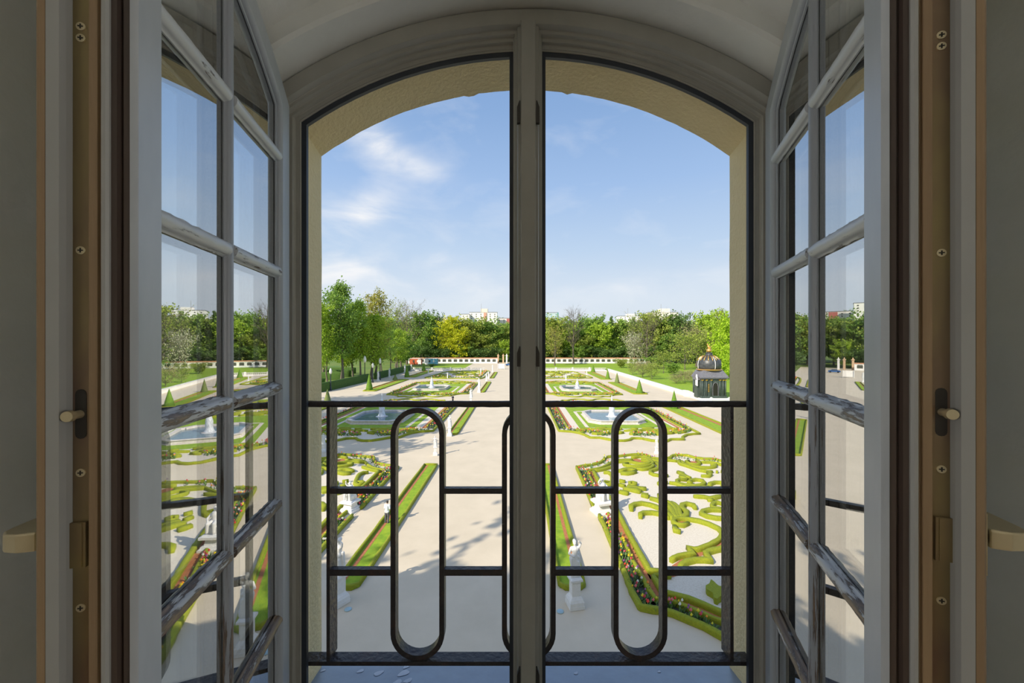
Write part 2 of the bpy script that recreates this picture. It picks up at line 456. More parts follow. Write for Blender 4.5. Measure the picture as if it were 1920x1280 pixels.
# outer sill
b = MB(); b.add([(WC-.66,1.10,H-1.018),(WC+.66,1.10,H-1.018),(WC+.668,1.36,H-1.068),(WC-.668,1.36,H-1.068),
                 (WC-.66,1.10,H-1.03),(WC+.66,1.10,H-1.03),(WC+.668,1.36,H-1.085),(WC-.668,1.36,H-1.085)],
                [(0,1,2,3),(7,6,5,4),(0,4,5,1),(1,5,6,2),(2,6,7,3),(3,7,4,0)])
sill = b.build('trim_3', M['sill']); tag(sill, kind='structure')
sb = MB()
for (px, py, w, h_) in ((606,1257,5,2),(676,1258,7,3),(710,1262,10,4),(762,1250,7,2),(757,1262,12,3),(765,1276,9,4),(745,1279,10,3),(1236,1259,4,1.5),(1080,1262,5,1.5)):
    d = 1.10+ .0
    # meet the sloping sill
    k = .05/.26; dz = (py-640)/F; d = (1.018-k*1.10)/(dz-k)
    x = (px-960)/F*d; r = w*.8/F*d
    n = 24; vs = []
    for i in range(n):
        a = 2*math.pi*i/n; rr = r*(1+.12*math.sin(3*a+px)); yy = d+rr*.9*math.sin(a)+rr*.4*math.cos(a)
        vs.append((x+rr*math.cos(a), yy, H-1.018-k*(yy-1.10)+.0012))
    sb.add(vs, [tuple(range(n))])
tag(sb.build('bird_droppings', M['spots'], fix=False), 'pale splashes of bird droppings on the grey zinc window sill', 'stain', kind='stuff')

# ------------------------------------------------------------------ fixed window frame
win = empty('window_1', (WC, 1.1, ZB)); tag(win, 'arched two-light window frame with grey painted stepped mouldings', 'window', kind='structure')
def sub(parent):   # mesh coordinates are world; shift into the parent's frame
    return -Vector(parent.location)
def place(o, parent):
    o.parent = parent; o.matrix_parent_inverse = Matrix.Translation(-Vector(parent.location)) if parent.rotation_euler.z == 0 else parent.matrix_basis.inverted()
    return o
outp = arch(.722, 1.208, ZB)
def F3(x, z, d): return (x, d, z)
def round_step(n0, n1, d0, d1, k=5):
    return [(n0+(n1-n0)*math.sin(math.pi/2*i/k), d0+(d1-d0)*(1-math.cos(math.pi/2*i/k))) for i in range(k+1)]
prof = [(0, 1.13), (0, 1.082), (.040, 1.082), (.042, 1.086)] + [(.0435,1.0985),(.0455,1.1005),(.0520,1.1015),(.0532,1.1040),(.0538,1.1125),(.0555,1.1145),(.0630,1.1150),(.0642,1.1170),(.0648,1.1245),(.0665,1.1262),(.0755,1.1265),(.0755,1.13)]
vs, fs = sweep(outp, prof, F3)
b = MB(); b.add(vs, fs); place(autosmooth(b.build('window_frame', M['frame']), 30), win)
vs, fs = sweep(outp, [(.070,1.1285),(.0785,1.1275),(.0805,1.129),(.0805,1.136),(.07,1.136)], F3)
b = MB(); b.add(vs, fs); place(b.build('inner_bead', M['frame']), win)
vs, fs = sweep(outp, [(.076,1.131),(.0945,1.131),(.0945,1.142),(.076,1.142)], F3)
b = MB(); b.add(vs, fs); place(b.build('seal', M['seal']), win)
# centre post
hw = [( .0185,1.074),( .0205,1.0765),(.0205,1.086),(.0275,1.088),(.0295,1.092),(.0295,1.100),(.0365,1.102),(.0375,1.112),(.0405,1.1135),(.0405,1.128)]
b = MB(); b.prism([(WC+x, y) for x, y in hw] + [(WC-x, y) for x, y in hw[::-1]], ZB+.05, H+.866)
place(b.build('mullion', M['frame']), win)
for s in (-1, 1):
    b = MB(); xs = sorted((WC+s*.0395, WC+s*.0510)); b.box(xs[0], xs[1], 1.129, 1.142, ZB+.05, H+.812); place(b.build('seal', M['seal']), win)
for z0, z1 in ((H+.592, H+.652), (H-.068, H-.013), (H-.98, H-.885)):
    for s in (-1, 1):
        b = MB(); x0 = WC+s*.0215; x1 = WC+s*.0305
        pts = [(x0, z0), (x1, z0), (x1, z1-.018), (x0+(x1-x0)*.3, z1), (x0, z1)]
        b.prism(pts, 1.078, 1.0885, lambda a, c, y: (a, y, c))
        k = place(b.build('strike_plate', M['darkmetal']), win)

# ------------------------------------------------------------------ opened sashes
def sash(side):
    if side < 0: org = Vector((-.608, 1.082)); t = Vector((.196, -.981)); n = Vector((.981, .196)); Wd = .567; u0, um = .05, .302
    else: org = Vector((.7055, 1.104)); t = Vector((-.329, -.944)); n = Vector((-.944, .329)); Wd = .588; u0, um = .052, .308
    t.normalize(); n.normalize()
    sg = 1 if side < 0 else -1
    root = empty('casement_window', (org.x, org.y, H), math.atan2(t.y, t.x))
    # local x = u, local y = sg*v, local z relative to eye height
    def fn(u, z, v): return (u, sg*v, z)
    zb = -1.06; Rl = 1.150; hf = .657
    def zt(u): return -.305 + math.sqrt(Rl*Rl-(hf-u)**2)
    loop = [(0, zb), (Wd, zb)] + [(Wd*(1-i/14), zt(Wd*(1-i/14))) for i in range(15)]
    def sw(name, prof, m, auto=None):
        vs, fs = sweep(loop, prof, fn); b = MB(); b.add(vs, fs); o = b.build(name, m, root)
        if auto: autosmooth(o, auto)
        return o
    sw('outer_face', [(-.001,0),(.0005,.003),(.046,.003),(.050,0),(.0535,-.006),(.0535,-.009),(.0560,-.0105),(.0560,-.0140),(.030,-.0140),(.03,-.006),(-.001,-.006)], M['sash'], 35)
    sw('rebate', [(.002,-.004),(.03,-.004),(.03,-.036),(.000,-.036),(.000,-.021),(.008,-.019),(.008,-.0165),(.002,-.0145)], M['brown'])
    sw('lip', [(.03,-.0275),(-.003,-.0275),(-.006,-.030),(-.006,-.0345),(.03,-.0345)], M['lip'])
    sw('wood_frame', [(.002,-.0345),(.058,-.0345),(.060,-.040),(.060,-.092),(.055,-.1),(-.010,-.1),(-.014,-.096),(-.014,-.088),(-.004,-.086),(-.004,-.073),(.006,-.072),(.006,-.054),(.000,-.052),(.000,-.0425),(.003,-.041),(.003,-.040),(.000,-.038)], M['wood'])
    sw('edge_seal', [(-.006,-.0718),(-.0145,-.0730),(-.0145,-.0870),(.02,-.0870),(.02,-.0718)], M['lip'])
    # glazing: two panes with a spacer
    gl = [(u0, zb+.05)] + [(Wd-.05, zb+.05)] + [(u, zt(u)-.052) for u in [Wd-.05-(Wd-.1)*i/12 for i in range(13)]]
    for nm, v, gm in (('glass_pane', -.0150, 'glass_outer'), ('glass_pane', -.0320, 'glass_inner')):
        b = MB(); b.add([fn(u, z, v) for u, z in gl], [tuple(range(len(gl)))]); b.build(nm, M[gm], root, fix=False)
    vs, fs = sweep(gl, [(.0,-.0160),(.0085,-.0160),(.0085,-.0310),(0,-.0310)], fn); b = MB(); b.add(vs, fs); b.build('spacer_bar', M['spacer'], root)
    b = MB(); b.box(um-.0085, um+.0085, *sorted((sg*-.0160, sg*-.0310)), zb+.055, zt(um)-.055); b.build('spacer_bar', M['spacer'], root)
    b = MB()
    # putty bead along the panes is part of the bars; upright bar
    def barprof(w, pt=.0125):
        return [(-w, -.0142), (-w, -.0115), (-w*.80, -.0095)] + [(-w*.80*math.cos(a), -.0095+pt*math.sin(a)) for a in [math.pi*i/10 for i in range(1, 10)]] + [(w*.80, -.0095), (w, -.0115), (w, -.0142)]
    pr = barprof(.0125, .0085)
    b.prism([(um+a, sg*v) for a, v in pr], zb+.05, zt(um)-.05); autosmooth(b.build('glazing_bar', M['bar_up'], root), 50)
    b = MB(); b.box(um-.017, um+.017, *sorted((sg*-.0330, sg*-.050)), zb+.05, zt(um)-.05); b.build('inner_bar', M['lip'], root)
    for z in (.48, .18, -.12, -.42, -.72):
        dz = 0.0 if side < 0 else .002
        pr = barprof(.0165)
        for (ua, ub) in ((u0+.0, um-.0095), (um+.0095, Wd-.046)):
            b = MB(); n_ = 14; rows = []
            for i in range(n_+1):
                u = ua+(ub-ua)*i/n_
                rr = []
                for a, v in pr:
                    k = .0012*noise.noise(Vector((u*60+z*9, a*300, side*3)))*(1 if z > .3 else 2)
                    rr.append((u, sg*(v+k), z+dz+a+k*.6))
                rows.append(rr)
            m_ = len(pr); vs = [p for r in rows for p in r]
            fs = [(i*m_+j, (i+1)*m_+j, (i+1)*m_+(j+1) % m_, i*m_+(j+1) % m_) for i in range(n_) for j in range(m_)]
            fs += [tuple(range(m_)), tuple(n_*m_+j for j in range(m_))[::-1]]
            b.add(vs, fs); autosmooth(b.build('glazing_bar', M['bar'], root), 55)
        b = MB(); b.box(u0, Wd-.05, *sorted((sg*-.0330, sg*-.050)), z-.016, z+.016); b.build('inner_bar', M['lip'], root)
        b = MB(); b.box(u0, Wd-.05, *sorted((sg*-.0160, sg*-.0310)), z-.009, z+.009); b.build('spacer_bar', M['spacer'], root)
    # locking strip on the free edge
    e = Wd
    b = MB(); b.box(e-.010, e-.003, *sorted((sg*-.0535, sg*-.0715)), zb+.02, .80); strip = b.build('locking_strip', M['brass'], root)
    def on_edge(z, v): return (e-.003, sg*v, z)
    for z in (.408, .398*1.0-.005, .118, -.170, -.345):
        if abs(z-.393) < .004: z = .393
        b = MB(); c = on_edge(z, -.0625); n_ = 16
        b.tube([(c[0]-.001, c[1], c[2]), (c[0]+.0012, c[1], c[2])], .0052, n_)
        scr = b.build('screw', M['handle'], root)
        b = MB(); x = c[0]+.0013
        b.box(x, x+.0004, c[1]-.0030, c[1]+.0030, c[2]-.0008, c[2]+.0008); b.box(x, x+.0004, c[1]-.0008, c[1]+.0008, c[2]-.0030, c[2]+.0030)
        b.build('screw_cross', M['darkmetal'], scr)
    zc_ = -.094
    b = MB(); c = on_edge(zc_, -.0625); pts = [(c[1]+.0062*math.cos(a), c[2]+s2*.026+.0062*math.sin(a)) for s2, aa in ((1, range(0, 7)), (-1, range(6, 13))) for a in [math.pi*q/6 for q in aa]]
    b.prism(pts, c[0]-.0005, c[0]+.0006, lambda a, z, x: (x, a, z)); b.build('slot', M['darkmetal'], strip)
    b = MB(); b.tube([(c[0]-.002, c[1]-sg*.001, c[2]), (c[0]+.014, c[1]-sg*.001, c[2])], [.0052, .0052], 20); b.tube([(c[0]+.014, c[1]-sg*.001, c[2]), (c[0]+.020, c[1]-sg*.001, c[2])], [.0072, .0066], 20)
    autosmooth(b.build('locking_bolt', M['handle'], root), 40)
    b = MB(); zz = -.262; b.box(e-.004, e+.0015, *sorted((sg*-.0545, sg*-.0730)), zz-.029, zz+.029); b.box(e-.004, e+.0025, *sorted((sg*-.058, sg*-.0635)), zz-.028, zz+.028)
    b.build('latch_block', M['brass'], root)
    # handle on the room side
    uh = e-.010
    b = MB(); b.box(uh-.028, uh+.010, *sorted((sg*-.1, sg*-.107)), -.302, -.222); pl = autosmooth(b.build('handle_plate', M['handle'], root), 30)
    b = MB(); b.tube([(uh-.009, sg*-.105, -.256), (uh-.009, sg*-.118, -.256)], .011, 16); b.build('handle_neck', M['darkmetal'], pl)
    b = MB()
    sec = [(uh+.006, -.112, .0125), (uh+.008, -.132, .0125), (uh+.004, -.148, .0115), (uh-.008, -.158, .011), (uh-.022, -.160, .011),
           (uh-.075, -.157, .0105), (uh-.118, -.150, .0095), (uh-.122, -.140, .009), (uh-.10, -.136, .0095), (uh-.045, -.134, .011), (uh-.022, -.114, .012)]
    top = [(u, sg*v, -.256+h_) for u, v, h_ in sec]; bot = [(u, sg*v, -.256-h_) for u, v, h_ in sec]; m_ = len(sec)
    b.add(top+bot, [tuple(range(m_)), tuple(range(m_, 2*m_))[::-1]] + [(i, (i+1) % m_, m_+(i+1) % m_, m_+i) for i in range(m_)])
    hd = b.build('handle', M['handle'], root)
    bv = hd.modifiers.new('b', 'BEVEL'); bv.width = .003; bv.segments = 3; bv.limit_method = 'ANGLE'
    # hinges
    for z in (.40, -.78):
        b = MB(); b.tube([(-.006, sg*-.094, z-.05), (-.006, sg*-.094, z+.05)], .007, 14); b.build('hinge', M['handle'], root)
    return root
sl_ = sash(-1); tag(sl_, 'left arched glazed sash swung inward, grey paint flaking off its glazing bars', 'window', 'opened window sashes')
sr_ = sash(1); tag(sr_, 'right arched glazed sash swung inward, its dark locking strip towards the room', 'window', 'opened window sashes')

# ------------------------------------------------------------------ railing
rail = empty('window_railing', (WC, 1.165, H-.93)); tag(rail, 'black iron window railing with long oval loops between the reveals', 'railing')
RY0, RY1 = 1.147, 1.177
def rp_(mbx, name, sm=None):
    o = place(mbx.build(name, M['iron']), rail)
    if sm: autosmooth(o, sm)
    return o
b = MB(); n_ = 60; b.tube([(WC-.652+1.304*i/n_, 1.157, H-.1815+.0004*math.sin(i*1.9)) for i in range(n_+1)], [.0094+.0003*math.sin(i*2.3) for i in range(n_+1)], 12); rp_(b, 'handrail', 60)
b = MB(); b.box(WC-.648, WC+.648, 1.147, 1.184, H-.9335, H-.9215); rp_(b, 'bottom_bar')
for x in (-.5295, .6335):
    b = MB(); b.box(x-.0048, x+.0048, 1.147, 1.197, H-.9215, H-.188); rp_(b, 'post')
LC = (-.2725, .0484, .3700); RO = .0775; TH = .0145
for cx in LC:
    zt_, zb_ = H-.1915-RO, H-.9190+RO
    po, pi_ = [], []
    for k in range(17):
        a = math.pi*k/16; po.append((cx+RO*math.cos(a), zt_+RO*math.sin(a))); pi_.append((cx+(RO-TH)*math.cos(a), zt_+(RO-TH)*math.sin(a)))
    for k in range(17):
        a = math.pi+math.pi*k/16; po.append((cx+RO*math.cos(a), zb_+RO*math.sin(a))); pi_.append((cx+(RO-TH)*math.cos(a), zb_+(RO-TH)*math.sin(a)))
    n_ = len(po); b = MB()
    vs = [(x, RY0, z) for x, z in po]+[(x, RY0, z) for x, z in pi_]+[(x, RY1, z) for x, z in po]+[(x, RY1, z) for x, z in pi_]
    fs = []
    for i in range(n_):
        j = (i+1) % n_
        fs += [(i, j, n_+j, n_+i), (2*n_+i, 3*n_+i, 3*n_+j, 2*n_+j), (i, 2*n_+i, 2*n_+j, j), (n_+i, n_+j, 3*n_+j, 3*n_+i)]
    b.add(vs, fs); rp_(b, 'loop', 40)
for (zt_, zb_) in ((H-.4235, H-.4390), (H-.6570, H-.6750)):
    xs = [-.5245, LC[0]-RO, LC[0]+RO, LC[1]-RO, LC[1]+RO, LC[2]-RO, LC[2]+RO, .6285]
    for k in range(0, 8, 2):
        b = MB(); b.box(xs[k]-.002, xs[k+1]+.002, 1.148, 1.166, zb_, zt_); rp_(b, 'cross_bar')

# added fill lamps, out of view, to brighten the sash edges and niche sides
em = bpy.data.materials.new('fill_lamp_glow'); em.use_nodes = True
bb = em.node_tree.nodes['Principled BSDF']; bb.inputs['Emission Color'].default_value = (1, .93, .84, 1); bb.inputs['Emission Strength'].default_value = 19; bb.inputs['Base Color'].default_value = (.9,.85,.8,1)
for s in (-1, 1):
    fl = empty('fill_lamp', (WC+s*1.62, -.42, FZ)); tag(fl, 'added unseen fill lamp in the room, ' + ('left' if s < 0 else 'right') + ' of the window niche', 'lamp')
    b = MB(); b.lathe([(.16,0),(.16,.02),(.03,.04),(.014,.06),(.014,1.42),(.03,1.45)], 24); b.build('pole', M['brass'], fl, True)
    b = MB(); b.lathe([(.20,1.42),(.14,1.78)], 28); b.build('fill_lamp_shade', em, fl, True)

# ================================================================== GARDEN
def gp(px, py, z=0.0):
    D = (H-z)*F/(py-640.0); return Vector(((px-960)/F*D, D, z))
def U(u, v, z=0.0): return Vector((u-3.2+.0134*v, v, z))          # garden axis coordinates
def mirror(p): 
    u = p.x+3.2-.0134*p.y; return U(-u, p.y, p.z)
CR = {'A': (1040,840,9.145), 'B': (1200,840,9.145), 'C': (1160,960,5.3333), 'D': (1000,780,4.5725), 'E': (1020,750,9.6), 'G': (1180,750,9.6), 'P': (0,0,1.)}
def tr(c, pts, z=.32):
    ox, oy, s = CR[c]; return [gp(ox+x/s, oy+y/s, z) for x, y in pts]

def smooth_path(pts, step=.4, closed=False, sharp=False):
    pts = [Vector((p[0], p[1], 0)) for p in pts]
    out = []
    n = len(pts)
    seg = range(n if closed else n-1)
    for i in seg:
        p1, p2 = pts[i], pts[(i+1) % n]
        p0 = pts[i-1] if (closed or i > 0) else p1; p3 = pts[(i+2) % n] if (closed or i < n-2) else p2
        L_ = (p2-p1).length; m = max(1, int(L_/step))
        for k in range(m):
            t = k/m
            if sharp: q = p1+(p2-p1)*t
            else:
                q = .5*((2*p1)+(-p0+p2)*t+(2*p0-5*p1+4*p2-p3)*t*t+(-p0+3*p1-3*p2+p3)*t**3)
            out.append(q)
    if not closed: out.append(pts[-1])
    return out

def hedge_mesh(b, pts, w, h, closed=False, z0=0., seed=0):
    if w < 1.0: w *= .74; h *= .80
    n = len(pts); vs = []
    pr = [(-.5, 0), (-.52, .45), (-.50, .86), (-.38, 1.0), (0, 1.03), (.38, 1.0), (.50, .86), (.52, .45), (.5, 0)]
    k = len(pr)
    for i, p in enumerate(pts):
        a = pts[(i-1) % n] if (closed or i > 0) else p; c = pts[(i+1) % n] if (closed or i < n-1) else p
        d = (c-a); d.z = 0
        d = d.normalized() if d.length > 1e-6 else Vector((1,0,0)); s_ = Vector((-d.y, d.x, 0))
        e = 1.0 if (closed or 0 < i < n-1) else .72
        for (x, z) in pr:
            q = p + s_*x*w*e
            j = noise.noise(Vector((q.x*2.3, q.y*2.3, z*3+seed)))*.07
            vs.append((q.x+s_.x*j*abs(x), q.y+s_.y*j*abs(x), z0+z*h*(e*.3+.7)+j*z*.6))
    fs = []
    for i in range(n if closed else n-1):
        j = (i+1) % n
        for q in range(k-1): fs.append((i*k+q, i*k+q+1, j*k+q+1, j*k+q))
    if not closed: fs.append(tuple(range(k))); fs.append(tuple((n-1)*k+q for q in range(k))[::-1])
    b.add(vs, fs)
def hedge(parent, pts, w=.45, h=.38, closed=False, m='hedge', sharp=False, name='hedge', step=.4, z0=0.):
    b = MB(); hedge_mesh(b, smooth_path(pts, step, closed, sharp), w, h, closed, z0)
    o = b.build(name, M[m], parent, True); return o
def ribbon(parent, name, pts, w, z, m, sharp=False, step=.6):
    P = smooth_path(pts, step, False, sharp); vs = []; n = len(P)
    for i, p in enumerate(P):
        a = P[max(i-1, 0)]; c = P[min(i+1, n-1)]; d = (c-a).normalized(); s_ = Vector((-d.y, d.x, 0))*w/2
        vs += [(p.x-s_.x, p.y-s_.y, z), (p.x+s_.x, p.y+s_.y, z)]
    b = MB(); b.add(vs, [(2*i, 2*i+1, 2*i+3, 2*i+2) for i in range(n-1)])
    o = b.build(name, M[m], parent, fix=False); return o
def flat(parent, name, pts, z, m, th=.0):
    b = MB(); n = len(pts); b.add([(p[0], p[1], z) for p in pts], [tuple(range(n))])
    o = b.build(name, M[m], parent, fix=False)
    return o
def flowers(parent, paths, w, dens=9, size=1., name='flowers'):
    """tulips: a bud on a stem over a rosette of leaf blades, in colour drifts"""
    b = MB(); rnd = random.Random(len(paths)*7+int(paths[0][0][0]*10))
    for pts in paths:
        P = smooth_path(pts, .25)
        for i in range(len(P)-1):
            d = (P[i+1]-P[i]); L_ = d.length
            if L_ < 1e-4: continue
            d.normalize(); s_ = Vector((-d.y, d.x, 0))
            for k in range(max(1, int(dens*L_*w))):
                q = P[i]+d*rnd.random()*L_+s_*(rnd.random()-.5)*w
                h = (.30+.22*rnd.random())*size; b.cur = 1
                for j in range(3):
                    a = rnd.random()*6.28; r = .13*size; w2 = .045*size
                    c = Vector((math.cos(a), math.sin(a), 0)); t = Vector((-c.y, c.x, 0))
                    b.add([q-t*w2, q+t*w2, q+c*r+t*w2*.8+Vector((0,0,h*.55)), q+c*r*1.6+Vector((0,0,h*.72)), q+c*r-t*w2*.8+Vector((0,0,h*.55))], [(0,1,2,3,4)])
                if rnd.random() < .62:
                    b.cur = 0; r = (.055+.03*rnd.random())*size; z = h
                    b.add([(q.x+r,q.y,z),(q.x,q.y+r,z),(q.x-r,q.y,z),(q.x,q.y-r,z),(q.x,q.y,z-r*1.1),(q.x+r*.5,q.y+r*.5,z+r*1.3),(q.x-r*.5,q.y-r*.4,z+r*1.3)],
                          [(0,1,4),(1,2,4),(2,3,4),(3,0,4),(0,1,5),(1,2,6,5),(2,3,6),(3,0,5,6)])
    o = b.build(name, [M['petals'], M['tulip_leaf']], parent, fix=False)
    o['kind'] = 'stuff'
    return o

# ---- ground
def quad(name, x0, x1, y0, y1, z, m, kind='structure'):
    b = MB(); b.add([(x0,y0,z),(x1,y0,z),(x1,y1,z),(x0,y1,z)], [(0,1,2,3)]); o = b.build(name, M[m], fix=False)
    if kind: tag(o, kind=kind)
    return o
quad('ground', -1500, 1500, 1.3, 2500, -.06, 'meadow')
# gravel court: left edge follows the clipped hedge, right edge the terrace parapet
b = MB(); pts = [(-54,1.3),(44.5,1.3),(44.6,196),(12,196),(12,262),(-24,262),(-24,196),(-50,196),(-50,150)]
b.add([(x,y,-.012) for x, y in pts], [tuple(range(len(pts)))]); tag(b.build('path', M['gravel'], fix=False), kind='structure')

# ---- near parterres (traced on the right, mirrored to the left)
NEAR_LINES = [
 # outer border
 ('C', [(-30,1500),(0,1500)], 0, 0),
]
outer = [*tr('A', [(370,290),(470,500),(600,800),(680,985)])]
outer2 = [*tr('A', [(760,1110),(830,1240)]), *tr('D', [(690,1110)]), *tr('C', [(75,610),(130,760),(215,912)])]
front = [*tr('C', [(215,912),(330,935),(440,948),(540,972),(700,1040),(850,1100),(1060,1215)]), *tr('P', [(1400,1216),(1470,1235)])]
back = [*tr('A', [(370,290),(600,258),(760,225),(840,175),(870,130),(990,115),(1110,110),(1250,90),(1400,80),(1560,88),(1680,140),(1829,152)]), *tr('B', [(440,150),(520,140),(540,110),(620,92),(800,95),(950,135),(1100,152),(1300,160),(1430,195)]), *tr('P', [(1400,862),(1460,868)])]
second = [*tr('A', [(560,355),(650,560),(740,760),(860,1000),(930,1110)]), *tr('D', [(735,1040)]), *tr('C', [(40,235),(110,400),(200,560),(300,740),(365,830),(440,850),(540,862),(700,925),(860,992),(1060,1075)]), *tr('P', [(1400,1180),(1470,1200)])]
secback = tr('A', [(560,350),(760,318),(900,262),(990,205),(1110,178),(1340,172)])
third = [*tr('A', [(665,365),(740,510),(820,640),(960,830)]), *tr('C', [(35,60),(100,190),(200,370),(310,560)]) , *tr('C', [(440,562)])]
thirdback = tr('A', [(660,362),(800,342),(990,290)])
third_b = tr('C', [(345,612),(400,700),(435,770),(540,795),(700,838),(850,893),(1060,985)])+tr('P', [(1400,1165),(1470,1185)])
loops = [
 ('C', [(440,562),(520,560)], .42), ('C', [(350,606),(440,606),(520,606)], .42),
 ('C', [(520,455),(600,412),(690,398),(755,402),(695,332),(760,348),(860,325),(960,278),(1020,230),(1035,180),(1000,140),(900,95),(800,65),(700,48),(620,42),(560,50),(545,75),(575,100),(640,108),(700,85)], .42),
 ('C', [(600,550),(625,505),(680,470),(760,450),(850,448),(925,460),(870,385),(960,352),(1060,325),(1150,260)], .46),
 ('C', [(555,115),(570,160),(620,172)], .5),
 ('D', [(840,785),(838,755),(870,735),(930,728),(1000,742),(1090,775),(1160,825),(1200,865)], .55),
 ('D', [(920,848),(918,822),(950,808),(1020,808),(1090,820),(1170,855)], .5),
 ('D', [(930,658),(990,672)], .8), ('D', [(1000,685),(1060,700),(1130,735),(1190,790),(1222,860)], .55),
 ('D', [(1075,655),(1100,700),(1160,725),(1215,770),(1240,855)], .5),
 ('D', [(1180,722),(1240,765),(1262,845)], .45),
 ('D', [(1390,772),(1372,745),(1320,732),(1280,742),(1275,775),(1315,800),(1310,832),(1255,860)], .55),
 ('D', [(1205,885),(1195,850)], .4),
 ('B', [(1440,930),(1330,895),(1260,912),(1235,950),(1260,985),(1440,1000)], .45),
 ('B', [(1440,1030),(1200,1015),(1090,1040),(1050,1085),(1150,1130),(1300,1160),(1440,1165),(1600,1120)], .5),
 ('B', [(920,790),(1100,800),(1200,825),(1330,800),(1400,785)], .5), ('B', [(1160,850),(1260,855)], .5),
 ('B', [(650,375),(710,400),(730,430),(860,485)], .7), ('B', [(690,450),(800,500)], .7),
 ('B', [(500,560),(620,575),(720,610),(830,640),(1000,650),(1180,630)], .5),
 ('B', [(800,515),(690,505),(630,530),(650,570),(760,600),(900,615),(1040,605),(1110,570),(1070,525),(960,508),(870,525),(830,560),(900,560)], .42),
 ('B', [(1175,625),(1200,585),(1290,555),(1400,560),(1480,590)], .5), ('B', [(1380,600),(1460,610)], .45),
 ('B', [(345,600),(320,570),(350,545),(480,560)], .42),
 ('A', [(840,388),(920,388),(975,420),(985,500),(975,570),(930,600),(860,590),(835,565),(870,545),(960,555)], .48),
 ('A', [(1110,372),(1240,330),(1390,350)], .75), ('A', [(1130,400),(1240,405),(1390,375)], .7),
 ('A', [(1290,590),(1285,565),(1340,556),(1390,575),(1380,600),(1300,605)], .4), ('A', [(1250,622),(1400,652),(1570,662)], .7), ('A', [(1180,668),(1300,668),(1480,715)], .9),
 ('A', [(1110,525),(1210,540)], .6), ('A', [(1110,590),(1200,620)], .7), ('A', [(1110,705),(1200,730),(1265,745)], .7), ('A', [(1490,755),(1600,775)], .8),
 ('A', [(990,212),(1110,205),(1300,210),(1450,238),(1580,242),(1640,222),(1600,195),(1480,180)], .42),
 ('A', [(1270,235),(1180,240),(1200,262),(1320,280),(1450,290),(1600,272),(1680,235),(1650,190),(1560,160),(1480,150)], .42),
 ('A', [(1390,322),(1500,335),(1620,318),(1690,280),(1700,250)], .45),
 ('A', [(1720,215),(1770,245),(1790,290),(1740,335),(1640,362),(1640,395),(1700,425),(1829,445)], .45), ('B', [(360,445),(480,440)], .45),
 ('A', [(1320,140),(1480,120),(1600,145),(1690,185),(1829,190)], .42), ('B', [(230,190),(360,185),(500,180),(640,195)], .42),
 ('B', [(840,190),(790,205),(850,240),(960,255),(1020,240),(1020,210),(960,180)], .42),
 ('B', [(680,175),(665,205),(700,245),(800,275),(900,310),(1050,355),(1170,378),(1240,372)], .45),
 ('B', [(710,195),(760,245),(900,285),(1050,302),(1200,305),(1290,285),(1300,255),(1210,252)], .42),
 ('B', [(1050,445),(1180,450),(1215,425),(1150,385)], .45), ('B', [(1040,212),(1200,215),(1320,235),(1440,272)], .42),
 ('B', [(1300,372),(1340,378)], .6), ('B', [(1390,365),(1440,375)], .6),
 # unseen outer half, a quieter repeat of the same scrolls
 ('P', [(1400,905),(1440,925),(1490,915),(1500,895),(1470,885)], .5), ('P', [(1400,1010),(1430,1040),(1480,1050),(1500,1030)], .5),
]
